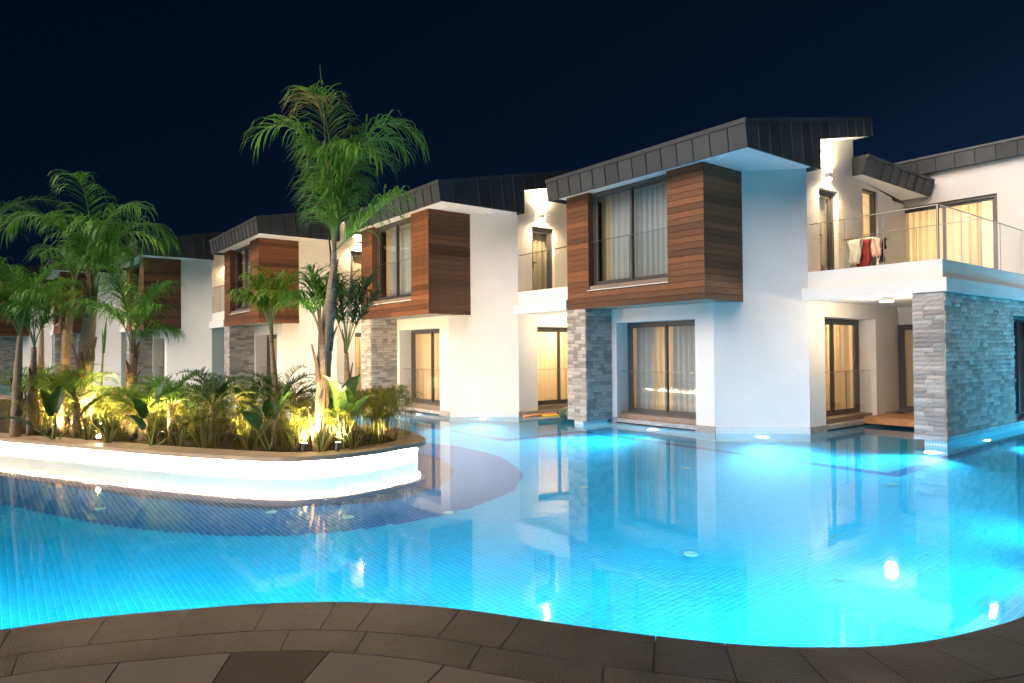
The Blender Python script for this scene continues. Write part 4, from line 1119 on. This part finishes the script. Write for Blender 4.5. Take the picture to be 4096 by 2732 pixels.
def palm(name, label, x, y, stem, rad, fronds, seed, leaf=0.45, droop=0.9, mat=M_LEAF, tmat=M_TRUNK, nl=44, width=0.011, bare=0.16, group=PG, cat="palm", rings=0.08, nboots=0, blen=.35, pw=1.5):
    """stem = list of (dx, dy, z); fronds = list of (azimuth deg, start deg, end deg, length[, dry])"""
    o = empty(name, (x, y, SOIL))
    pts = [(dx, dy, z - SOIL) for dx, dy, z in stem]
    trunk(o, pts, rad, tmat, rings, seed=seed)
    if nboots: boots(o, pts, rad, nboots, seed, blen)
    top = pts[-1]
    for i, f in enumerate(fronds):
        az, a0, a1, L_ = f[:4]; mt = f[4] if len(f) > 4 else mat
        frond(o, (top[0], top[1], top[2] - 0.02 * (i % 3)), R(az), R(a0), R(a1), L_, leaf, nl, droop, mt, bare, width, seed * 31 + i, rr=0.008 + 0.006 * L_ / 2, pw=pw)
    return tag(o, label, cat, group)

# azimuth 0 = right, 90 = away, 180 = left, 270 = toward the camera
t1 = palm('tall_palm', "tallest palm, its feathery crown rising above the roofs at the planter tip", -2.84, 9.98,
     [(0, 0, .28), (.02, 0, .9), (.06, .02, 1.7), (.13, .05, 2.4), (.19, .05, 2.95), (.20, .05, 3.25)], [.115, .095, .105, .085, .055, .04],
     [(262, 89, -30, 2.6), (180, 84, -88, 2.65), (2, 82, -88, 2.75), (352, 42, 28, 1.3), (75, 84, -50, 2.4), (120, 83, -60, 2.4), (310, 82, -60, 1.9), (268, 88, -88, 2.75, M_LEAFB), (100, 72, -70, 1.9), (330, 80, -75, 1.9), (25, 82, -60, 2.4)],
     1, leaf=0.80, droop=1.6, nl=54, width=0.0115, nboots=12, blen=.5, pw=3.6)
spear(t1, (.2, .05, 2.95), (.02, .0, 5.75))
palm('young_palm', "young palm with stubby upright fronds close to the left of the tallest palm trunk", -3.03, 10.55,
     [(0, 0, .28), (.02, 0, 1.2), (.03, 0, 2.05)], [.06, .045, .03], [(200, 88, 70, 1.0), (150, 84, 60, .95), (30, 85, 62, .95), (280, 82, 55, 1.0), (90, 86, 70, .95), (190, 78, 20, .8), (340, 78, 15, .8), (250, 74, -20, .8)], 2, bare=.45, leaf=.55, droop=1.3, nl=26, tmat=M_TRUNKG)
palm('young_palm', "young palm with dark bristly fronds close to the right of the tallest palm trunk", -2.62, 10.75,
     [(0, 0, .28), (0, 0, .95), (-.02, 0, 1.75)], [.075, .06, .03], [(180, 87, 70, 1.35), (130, 84, 60, 1.2), (20, 80, 55, 1.35), (330, 80, 50, 1.2), (250, 87, 70, 1.25), (80, 87, 70, 1.3), (200, 78, 45, 1.2), (350, 72, 40, 1.1)], 3, bare=.38, leaf=.5, droop=1.2, nl=30, mat=M_LEAFD, nboots=6)
palm('young_palm', "yellow green young palm with a mop crown in front of the third timber box", -3.78, 10.8,
     [(0, 0, .28), (0, 0, 1.1), (-.08, 0, 2.05)], [.07, .05, .03], [(180, 86, 40, 1.05), (150, 88, 60, 1.15), (20, 87, 45, 1.05), (330, 86, 40, 1.05), (260, 87, 30, 1.05), (90, 88, 50, 1.1), (215, 82, 0, .95), (0, 84, 10, .9), (185, 84, 0, .9), (290, 84, 0, .9)], 4, bare=.42, leaf=.42, droop=1.8, nl=30, mat=M_LEAFY, nboots=5)
t3 = palm('palm', "slim palm with split stem and drooping fronds before the fourth house's stone column", -6.95, 12.3,
     [(0, 0, .28), (0, 0, 1.1), (.04, 0, 1.8)], [.14, .10, .05], [(170, 86, 40, 1.8), (140, 83, 10, 1.7), (15, 85, 40, 1.4), (340, 78, 10, 1.1), (255, 87, 50, 1.6), (210, 81, -20, 1.5), (60, 84, 20, 1.6), (180, 78, -40, 1.6), (10, 70, -30, .9)], 5, bare=.34, leaf=.62, droop=1.7, nl=40, nboots=8)
spear(t3, (.05, 0, 1.6), (.28, 0, 4.1))
palm('palm', "large palm with thick shaggy trunk and wide arching crown left of the fourth house", -8.02, 12.55,
     [(0, 0, .28), (.05, 0, 1.1), (.12, 0, 2.0), (.2, 0, 2.75), (.22, 0, 3.05)], [.18, .14, .13, .09, .045],
     [(285, 89, -30, 2.5), (180, 70, -75, 2.5), (6, 74, -86, 2.2), (150, 80, -50, 2.2), (40, 78, -65, 1.8), (310, 80, -60, 1.8), (75, 84, -20, 2.3), (350, 70, -75, 1.3)],
     6, leaf=.74, droop=1.9, nl=56, nboots=16, blen=.6, pw=2.2)
palm('young_palm', "small palm with brightly lit pale trunk between the leftmost palms", -9.15, 13.1,
     [(0, 0, .28), (0, 0, 1.4), (.02, 0, 2.25)], [.09, .07, .035], [(180, 82, 0, 1.25), (130, 84, 10, 1.2), (10, 80, -15, 1.2), (330, 75, -20, 1.1), (260, 85, 20, 1.25), (80, 85, 20, 1.3)], 7, bare=.3, leaf=.55, droop=1.8, nl=34, mat=M_LEAFY)
palm('palm', "dark palm with bushy crown at the left edge of the planter", -8.72, 11.85,
     [(0, 0, .28), (.03, 0, 1.2), (.08, 0, 2.1)], [.09, .075, .04], [(180, 80, -20, 1.5), (140, 84, 20, 1.6), (20, 82, -10, 1.5), (330, 74, -30, 1.3), (265, 86, 30, 1.5), (215, 72, -45, 1.4), (70, 84, 25, 1.6)], 8, bare=.25, leaf=.58, droop=1.6, nl=40, nboots=5)
palm('young_palm', "short palm with reddish trunk beside the leftmost dark palm", -8.6, 12.1,
     [(0, 0, .28), (0, 0, 1.1), (.03, 0, 1.9)], [.10, .075, .04], [(170, 80, -10, 1.1), (110, 84, 20, 1.15), (15, 80, -15, 1.1), (300, 78, -10, 1.05), (230, 80, -10, 1.1)], 9, bare=.3, leaf=.5, droop=1.6, nl=32, nboots=6)
palm('palm', "leaning palm with peeling pale trunk behind the large shaggy palm", -8.95, 13.4,
     [(0, 0, .28), (.05, 0, 1.3), (.12, 0, 2.2), (.25, 0, 3.1)], [.10, .09, .08, .04], [(160, 80, -45, 1.5), (60, 82, -30, 1.5), (100, 84, 0, 1.6), (350, 76, -50, 1.3)], 10, leaf=.6, droop=1.7, nl=42, nboots=7)
s9 = empty('palm_sapling', (-8.35, 13.7, SOIL)); MB().tube([(0, 0, 0), (.02, 0, 1.0), (.05, 0, 1.6)], [.03, .022, .015], 6).build('stem', M_TRUNKG, s9); spear(s9, (.05, 0, 1.5), (.12, 0, 2.25), 0.03, M_LEAFD); spear(s9, (.05, 0, 1.5), (.0, 0.05, 2.0), 0.02, M_LEAFD)
tag(s9, "bare sapling stem with one closed spear leaf right of the large palm", "palm", PG)
palm('palm', "tall palm at the far left, its dark fronds hanging over the frame edge", -12.4, 15.6,
     [(0, 0, .28), (.05, 0, 2), (.1, 0, 4.2)], [.16, .13, .08], [(10, 60, -70, 2.4), (330, 55, -75, 2.2), (50, 66, -60, 2.4), (270, 70, -40, 2.0), (90, 75, -30, 2.4), (180, 60, -60, 2.2), (30, 75, -40, 2.5)], 11, leaf=.6, droop=1.3, nl=54, mat=M_LEAFD)

# low date palms
DG = "low date palms among the planter shrubs"
for i, (x, y, z, L_, lab, mt) in enumerate([
        (-4.88, 11.0, .75, .85, "low date palm with full dark crown in the middle of the planter", M_LEAFD),
        (-3.76, 10.95, .70, .95, "low date palm with wiry arching fronds beside the mop crowned palm", M_LEAFD),
        (-5.75, 11.4, .75, .80, "low date palm with sparse fronds left of the full dark one", M_LEAF),
        (-7.75, 12.0, .75, .95, "low date palm in front of the large shaggy trunk", M_LEAFY),
        (-8.25, 12.35, .75, .95, "brightly lit low date palm at the foot of the leftmost palms", M_LEAFY),
        (-6.35, 11.6, .55, .80, "low date palm with gold lit fronds by the slim split palm", M_LEAFY),
        (-8.95, 12.7, .8, 1.0, "lit date palm half hidden at the left end of the planter", M_LEAFY)]):
    rg = random.Random(i + 50); nf = 18; z += .16; L_ *= 1.12
    palm('date_palm', lab, x, y, [(0, 0, .28), (0, 0, z)], [.07, .06],
         [(k * 137.5, rg.uniform(30, 82), rg.uniform(-60, -15), L_ * rg.uniform(.8, 1.1)) for k in range(nf)], 60 + i, leaf=.24, droop=.35, mat=mt, nl=36, width=.0065, group=DG, cat="date palm", nboots=5, blen=.14)

# broad leaved plants
def broad_leaf(P, base, az, el, stalk, ln, wd, mat, seed, curl=0.7):
    rng = random.Random(seed); b = MB(); hd = Vector((math.cos(az), math.sin(az), 0)); sd = Vector((-hd.y, hd.x, 0)); p = Vector(base)
    pts = [p.copy()]
    for k in range(5):
        p = p + (hd * math.cos(el) + UPV * math.sin(el)) * stalk / 5; pts.append(p.copy())
    b.tube(pts, [.016, .014, .012, .011, .010, .009], 6, m=1)
    n = 10; i0 = len(b.v)
    for k in range(n + 1):
        t = k / n; e_ = el - curl * t * t * 1.2
        if k: p = p + (hd * math.cos(e_) + UPV * math.sin(e_)) * ln / n
        w = wd * math.sin(math.pi * (0.06 + 0.94 * t) ** 0.75) * (1 if k < n else 0.05); nv = Vector((-hd.x * math.sin(e_), -hd.y * math.sin(e_), math.cos(e_)))
        for q in (-1, -.5, 0, .5, 1):
            lift = abs(q) * w * 0.42 + (0.012 * math.sin(k * 2.3 + q * 3) if q else 0)
            b.v.append(tuple(p + sd * (w * q) + nv * lift))
    for k in range(n):
        for q in range(4):
            a = i0 + k * 5 + q; b.f.append((a, a + 1, a + 6, a + 5)); b.mi.append(0)
    return b.build('leaf', [mat, M_RACHIS], P, smooth=True)
BG = "broad leaved plants in the planter"
def broad_plant(label, x, y, leaves, seed, mat=M_BROAD):
    o = empty('broad_leaf_plant', (x, y, SOIL))
    for i, (az, el, st, ln, wd) in enumerate(leaves): broad_leaf(o, (random.uniform(-.04, .04), random.uniform(-.04, .04), 0), R(az), R(el), st, ln, wd, mat, seed + i)
    return tag(o, label, "plant", BG)
broad_plant("broad leaved plant with big spotlit yellow green leaves at the planter tip", -2.50, 9.98, [(235, 82, .62, .62, .17), (290, 84, .55, .50, .15), (60, 80, .68, .55, .16), (350, 66, .6, .42, .12), (150, 75, .5, .4, .12)], 1)
broad_plant("broad leaved plant with one dark rounded leaf right of the mop crowned palm", -3.55, 9.95, [(250, 55, .48, .46, .15), (200, 70, .5, .40, .13), (20, 75, .62, .4, .12), (120, 70, .5, .4, .12)], 2, M_LEAFD)
broad_plant("broad leaved plant with bluish paddle leaves at the left front of the planter", -7.75, 11.45, [(150, 70, .45, .6, .10), (20, 50, .55, .7, .12), (220, 40, .4, .5, .11), (100, 76, .5, .6, .11)], 3, M_LEAFD)
broad_plant("broad leaved plant with edge lit paddle leaves in the middle of the planter", -5.62, 10.55, [(150, 62, .5, .5, .10), (60, 80, .7, .5, .10), (10, 35, .5, .55, .09), (250, 60, .35, .4, .1)], 4, M_LEAFD)
broad_plant("broad leaved plant with upright paddle leaves behind the full date palm", -4.35, 11.2, [(30, 62, .6, .55, .11), (160, 74, .55, .5, .11), (80, 80, .6, .5, .1)], 5, M_LEAFD)
broad_plant("broad leaved plant with small dark leaves before the fourth house's column", -6.6, 12.2, [(30, 40, .5, .5, .1), (170, 60, .5, .45, .1), (80, 78, .6, .5, .1)], 6, M_LEAFD)

# umbrella sedge
def sedge_mesh(seed, ns=22, hmin=.45, hmax=.85):
    rng = random.Random(seed); b = MB()
    for i in range(ns):
        an = rng.random() * 6.283; rd = rng.random() ** .5 * .16; base = Vector((rd * math.cos(an), rd * math.sin(an), 0)); h = rng.uniform(hmin, hmax)
        ln = rng.uniform(.05, .45); az = an + rng.uniform(-.8, .8); lean = Vector((math.cos(az), math.sin(az), 0)) * ln
        pts = [base, base + lean * .15 * h + UPV * h * .4, base + lean * .5 * h + UPV * h * .75, base + lean * h + UPV * h * .98]
        b.tube(pts, [.0045, .004, .0035, .003], 3, cap=False)
        c = pts[-1]; tn = (pts[-1] - pts[-2]).normalized(); x = tn.orthogonal().normalized(); y = tn.cross(x); nb = rng.randint(13, 18); s = rng.uniform(.8, 1.2)
        for k in range(nb):
            q = 2 * math.pi * (k + rng.random() * .6) / nb; d = (x * math.cos(q) + y * math.sin(q) + tn * rng.uniform(-.1, .75)).normalized(); l = s * rng.uniform(.10, .19)
            m = c + d * l * .55; e_ = c + d * l + Vector((0, 0, -1)) * l * rng.uniform(.15, .6); wv = d.cross(tn).normalized() * .0055
            i0 = len(b.v); b.v += [tuple(c - wv * .5), tuple(c + wv * .5), tuple(m - wv), tuple(m + wv), tuple(e_)]
            b.f += [(i0, i0 + 1, i0 + 3, i0 + 2), (i0 + 2, i0 + 3, i0 + 4)]; b.mi += [0, 0]
    return b.mesh('umbrella_sedge', M_SEDGE)
SEDGE = [sedge_mesh(200 + k) for k in range(6)]
def front_y(x):
    P_ = [p for p in PLANT_IN if p[1] < 15]; P_ = sorted(P_[:14]); xs = [p[0] for p in P_]; ys = [p[1] for p in P_]
    return float(np.interp(x, xs, ys))
rng = random.Random(9)
spots = []
xx = -9.3
while xx < -1.75:
    yf = front_y(min(xx, -2.0))
    for k in range(3):
        y = yf + .20 + k * .55 + rng.uniform(-.15, .2); x = xx + rng.uniform(-.16, .16) + k * .04
        if x > -2.15 and y > 11.6: continue
        if k == 0 and rng.random() < .12: continue
        spots.append((x, y, .70 + .13 * k + rng.uniform(-.12, .18)))
    xx += .34
spots += [(-2.12, 10.55, 1.05), (-2.0, 10.85, 1.1), (-2.3, 11.1, 1.0), (-2.25, 10.3, .9), (-2.35, 11.5, 1.0), (-2.7, 11.9, 1.0), (-3.2, 12.1, 1.), (-4.0, 12.4, 1.)]
for i, (x, y, s) in enumerate(spots):
    o = link('umbrella_sedge', SEDGE[i % 6], None, (x, y, SOIL - .005), (0, 0, rng.random() * 6.28)); o.scale = (s, s, s)
    tag(o, "clump of thin umbrella sedge stems among the planter shrubs", "sedge", "umbrella sedge clumps in the planter")
# flax
def flax_mesh(seed, n=16):
    rng = random.Random(seed); b = MB()
    for i in range(n):
        az = rng.random() * 6.283; el = rng.uniform(R(52), R(86)); l = rng.uniform(.45, .8); hd = Vector((math.cos(az), math.sin(az), 0)); sd = Vector((-hd.y, hd.x, 0)); p = hd * .03; i0 = len(b.v); seg = 6; w = rng.uniform(.014, .022)
        for k in range(seg + 1):
            t = k / seg; e_ = el - t * t * rng.uniform(.3, 1.0)
            if k: p = p + (hd * math.cos(e_) + UPV * math.sin(e_)) * l / seg
            ww = w * (0.7 + .5 * t if t < .5 else 1.3 * (1.03 - t) + .3 * (1 - t)); b.v += [tuple(p - sd * ww + UPV * .004), tuple(p), tuple(p + sd * ww + UPV * .004)]
        for k in range(seg):
            a = i0 + 3 * k; b.f += [(a, a + 1, a + 4, a + 3), (a + 1, a + 2, a + 5, a + 4)]; b.mi += [0, 0]
    return b.mesh('flax_plant', M_FLAX)
FL = [flax_mesh(300 + k) for k in range(3)]
for i, (x, y, s, lab) in enumerate([(-2.78, 9.72, 1.05, "largest striped flax plant at the foot of the tallest palm"), (-3.15, 9.85, .9, "striped flax plant just left of the tallest palm's foot"),
        (-4.75, 10.35, 1.0, "striped flax plant in front of the full crowned low date palm"), (-6.55, 10.95, 1.0, "striped flax plant behind the bright spotlight facing the camera"),
        (-5.2, 10.5, .8, "small striped flax plant by the edge lit paddle leaves"), (-3.9, 10.0, .85, "striped flax plant left of the dark rounded leaf"),
        (-7.1, 11.3, .9, "striped flax plant at the left front by the bluish paddle leaves"), (-2.35, 9.95, .7, "smallest striped flax plant beside the big yellow green leaves")]):
    o = link('flax_plant', FL[i % 3], None, (x, y, SOIL - .005), (0, 0, i * 1.3)); o.scale = (s, s, s)
    tag(o, lab, "flax", "striped flax plants along the planter front")
# garden spots
def garden_spot(x, y, az, e_, label, w_, z=SOIL + .12):
    o = empty('garden_spotlight', (x, y, SOIL), R(az) - math.pi / 2)
    b = MB(); b.tube([(0, 0, -.1), (0, 0, .10)], .008, 6); b.build('spike', M_FRAME, o)
    hd = MB(); d = Vector((0, math.cos(R(e_)), math.sin(R(e_)))); c = Vector((0, 0, .12)); hd.tube([c - d * .06, c + d * .05], [.035, .042], 14); hd.build('lamp_head', M_FRAME, o)
    l = MB(); l.tube([c + d * .0505, c + d * .053], .036, 14); l.build('lens', M_BULB, o)
    light('garden_beam', 'SPOT', o, tuple(c + d * .07), w_, (1.0, 0.64, 0.27), (R(90 + e_), 0, 0), spot_size=R(110), spot_blend=.8, shadow_soft_size=.03)
    return tag(o, label, "spotlight", "garden spotlights in the planter")
garden_spot(-6.72, 11.02, 265, 28, "garden spotlight shining towards the camera at the planter's left front", 37)
garden_spot(-3.12, 9.82, 40, 55, "white garden spotlight at the foot of the tallest palm", 77)
garden_spot(-2.52, 9.72, 90, 72, "garden spotlight under the big yellow green leaves", 66)
garden_spot(-8.55, 12.55, 95, 65, "garden spotlight below the pale lit trunk at the left", 336)
garden_spot(-7.75, 12.1, 60, 55, "garden spotlight hidden in the gold lit date palms", 336)
garden_spot(-5.9, 11.3, 70, 50, "garden spotlight behind the sedge in the middle of the planter", 224)
garden_spot(-4.4, 10.8, 80, 55, "garden spotlight between the two low date palms", 99)

garden_spot(-3.0, 9.72, 60, 80, "garden spotlight aimed straight up into the tallest palm's crown", 240)  # added uplight, brightens the tall crown
garden_spot(-7.75, 12.75, 190, 80, "garden spotlight aimed up into the large palm's crown", 280)  # added uplight, brightens the left crown
for x, y, w_, lab in ((-9.0, 12.5, 45, "added fill spotlight low among the leftmost shrubs"), (-8.2, 11.95, 52, "added fill spotlight low below the bluish paddle leaves"), (-7.0, 11.55, 52, "added fill spotlight low behind the left front flax"),
                      (-6.2, 11.05, 45, "added fill spotlight low before the gold lit date palm"), (-5.3, 10.75, 33, "added fill spotlight low by the edge lit paddle leaves"), (-3.35, 10.3, 26, "added fill spotlight low behind the tallest palm"), (-2.25, 10.6, 26, "added fill spotlight low at the tip of the planter")):
    garden_spot(x, y, 80, 40, lab, w_)  # added low spots, spread golden light evenly through the shrubs
for x, y, az, w_, lab in ((-5.3, 14.2, 45, 260, "garden spotlight at the back of the planter aimed at the third house"),
                          (-8.6, 16.4, 50, 420, "garden spotlight at the back of the planter aimed at the fourth house"),
                          (-3.1, 12.9, 42, 40, "garden spotlight at the back of the planter aimed at the second house")):
    garden_spot(x, y, az, 24, lab, w_)
# ---------------------------------------------------------------- small things
def at_house(o, n=1):
    o.location = house_loc(n); o.rotation_euler = (0, 0, ROTZ); return o
def loc(a, b, z, n=1): return l2w(a, b, z, n)
# drying rack with washing on the balcony
rk = empty('drying_rack', loc(1.28, 3.95, 3.22), ROTZ + math.pi / 2)
tag(rk, "folding metal drying rack on the balcony below the slit window", "drying rack")
b = MB()
for y in (-.28, .28):
    b.tube([(-.30, y, 0), (.28, y, .86)], .008, 6); b.tube([(.30, y, 0), (-.28, y, .86)], .008, 6)
b.build('leg', M_STEEL, rk)
b = MB(); b.tube([(-.40, -.30, .87), (.40, -.30, .87), (.40, .30, .87), (-.40, .30, .87), (-.40, -.30, .87)], .009, 6); b.build('frame', M_STEEL, rk)
b = MB()
for k in range(7): b.tube([(-.33 + k * .11, -.30, .872), (-.33 + k * .11, .30, .872)], .004, 5)
b.build('rod', M_STEEL, rk)
def cloth(label, name, col, a, b_, w, drop1, drop2, seed, cat):
    w *= .85; drop1 *= .9; drop2 *= .9; a *= .85
    rng = random.Random(seed); m = MB(); nx, nz = 9, 14
    tot = drop1 + drop2
    for i in range(nx + 1):
        for j in range(nz + 1):
            s = j / nz * tot - drop1; x = (i / nx - .5) * w
            if abs(s) < .05: z = .885 - s * s * 3; y = s * .8
            else: z = .877 - (abs(s) - .04); y = math.copysign(.035, s) + .03 * math.sin(i * 1.4 + seed) * min(1, abs(s) * 3) * (1 + .3 * math.sin(j))
            m.v.append((y, x * (1 - .25 * min(1, abs(s) * 1.3)) + .02 * math.sin(j * .9 + seed), z))
    for i in range(nx):
        for j in range(nz):
            q = i * (nz + 1) + j; m.f.append((q, q + 1, q + nz + 2, q + nz + 1)); m.mi.append(0)
    mt = basic(name + "_cloth", col, 0.95, var=.15, var_scale=8)
    o = m.build(name, mt, None, smooth=True); o.location = loc(1.28 + a, 3.95 + b_, 3.22); o.rotation_euler = (0, 0, ROTZ + math.pi / 2)
    so_ = o.modifiers.new("thickness", 'SOLIDIFY'); so_.thickness = .006
    return tag(o, label, cat, "washing on the balcony rack")
cloth("pale grey towel hanging at the left of the drying rack", "towel", (.50, .52, .47), -.22, -.10, .34, .62, .30, 1, "towel")
cloth("dark red shirt hanging in the middle of the drying rack", "shirt", (.22, .025, .025), .0, .02, .26, .72, .35, 2, "shirt")
cloth("light pink shirt hanging at the right of the drying rack", "shirt", (.62, .42, .36), .22, .06, .30, .48, .3, 3, "shirt")
cloth("black shorts hanging at the right end of the drying rack", "shorts", (.02, .02, .025), .33, .14, .2, .62, .3, 4, "shorts")
cloth("crimson cloth hanging low behind the grey towel on the drying rack", "shirt", (.40, .03, .06), -.11, .08, .30, .80, .25, 5, "shirt")
# lounge seat on the second house's balcony
ch = empty('balcony_chair', loc(2.55, 3.3, 3.22, 2), ROTZ); tag(ch, "pale rounded lounge chair on the second house's balcony against the timber box", "chair")
b = MB(); b.lathe([(0, .0), (.24, .0), (.30, .06), (.33, .20), (.33, .36), (.28, .40), (.0, .40)], sides=24); b.build('seat', M_WHITEP, ch, smooth=True)
b = MB(); 
for k in range(13):
    an = R(-30 + k * 20); 
    b.v += [(.33 * math.cos(an), .33 * math.sin(an), .36), (.34 * math.cos(an), .34 * math.sin(an), .66 - .1 * abs(k - 6) / 6), (.26 * math.cos(an), .26 * math.sin(an), .66 - .1 * abs(k - 6) / 6), (.25 * math.cos(an), .25 * math.sin(an), .36)]
for k in range(12):
    for q in range(4):
        a = 4 * k + q; c = 4 * k + (q + 1) % 4; b.f.append((a, c, c + 4, a + 4)); b.mi.append(0)
b.build('backrest', M_WHITEP, ch, smooth=True)
# inflatable boat and foam noodle in the water beside the stone column
fl = empty('inflatable_boat', loc(2.27, 3.45, 0.12, 2), ROTZ + math.pi / 2); tag(fl, "dark green inflatable boat floating behind the nearest house's stone column", "inflatable boat")
M_GREEN = basic("green_vinyl", (.018, .060, .035), .3, var=.1); M_ORANGE = basic("orange_foam", (.75, .30, .10), .7); M_YEL = basic("yellow_foam", (.75, .55, .05), .7)
pts = [(1.0 * math.cos(R(k * 15)) * .75, .42 * math.sin(R(k * 15)), 0.03 * math.cos(R(k * 30))) for k in range(25)]
MB().tube(pts, .16, 12, cap=False).build('hull_tube', M_GREEN, fl, smooth=True)
MB().box(-.62, .62, -.32, .32, -.10, -.06).build('floor', M_GREEN, fl)
MB().tube([(-.62, -.02, .13), (-.60, -.02, .27), (-.52, -.02, .13)], [.04, .025, .01], 8).build('handle', M_CABLE, fl)
MB().tube([(-.70, .2, .10), (-.715, .2, .105)], .035, 12).build('valve', M_CABLE, fl)
nd = MB().tube([loc(1.10, 2.2, .02, 2), loc(1.07, 2.6, .03, 2), loc(1.06, 3.0, .035, 2), loc(1.10, 3.35, .03, 2)], .035, 10).build('foam_noodle', M_ORANGE, None, smooth=True)
tag(nd, "orange foam noodle floating along the second house's side wall", "pool noodle")
nd = MB().tube([loc(1.22, 2.75, .015, 2), loc(1.32, 3.05, .02, 2), loc(1.5, 3.3, .015, 2)], .025, 10).build('foam_noodle', M_YEL, None, smooth=True)
tag(nd, "yellow foam noodle floating next to the green inflatable boat", "pool noodle")
# pot and cable on the little deck
pt = empty('flower_pot', loc(1.95, 5.0, 0.205), ROTZ); tag(pt, "terracotta flower pot on the small timber deck beside the stone wall", "flower pot")
MB().lathe([(0, 0), (.09, 0), (.125, .22), (.14, .22), (.14, .27), (.12, .27), (.11, .22), (0, .22)], sides=20).build('pot', M_TERRA, pt, smooth=False)
b = MB(); rg = random.Random(4)
for k in range(40):
    c = Vector((rg.uniform(-.09, .09), rg.uniform(-.09, .09), rg.uniform(.22, .42))); d = Vector((rg.uniform(-1, 1), rg.uniform(-1, 1), rg.uniform(0, 1))).normalized() * .06; s = d.orthogonal().normalized() * .02
    b.quad([c, c + d * .5 + s, c + d, c + d * .5 - s])
b.build('foliage', M_LEAFD, pt)
cb_ = MB().tube([loc(1.15 + .12 * math.cos(k * .5) * (1 - k / 60), 5.85 + .10 * math.sin(k * .5) * (1 - k / 60), .212 + .0004 * k) for k in range(40)], .006, 6).build('cable', M_CABLE)
tag(cb_, "coiled black cable lying on the small timber deck", "cable")
# leaves drifting on the water
lm = MB(); lm.v = [(0, 0, .004), (.03, .012, .006), (.075, .006, .004), (.1, 0, .004), (.06, -.016, .006), (.02, -.012, .005)]; lm.f = [(0, 5, 4, 3, 2, 1)]; lm.mi = [0]
lme = lm.mesh('floating_leaf', M_LEAFY)
for x, y, r_, lab in ((2.93, 6.28, .2, "green leaf floating in front of the side window's reflection"), (2.47, 5.06, 2.5, "green leaf floating by the ceiling lamp's reflection")):
    tag(link('floating_leaf', lme, None, (x, y, 0.002), (0, 0, r_)), lab, "leaf")
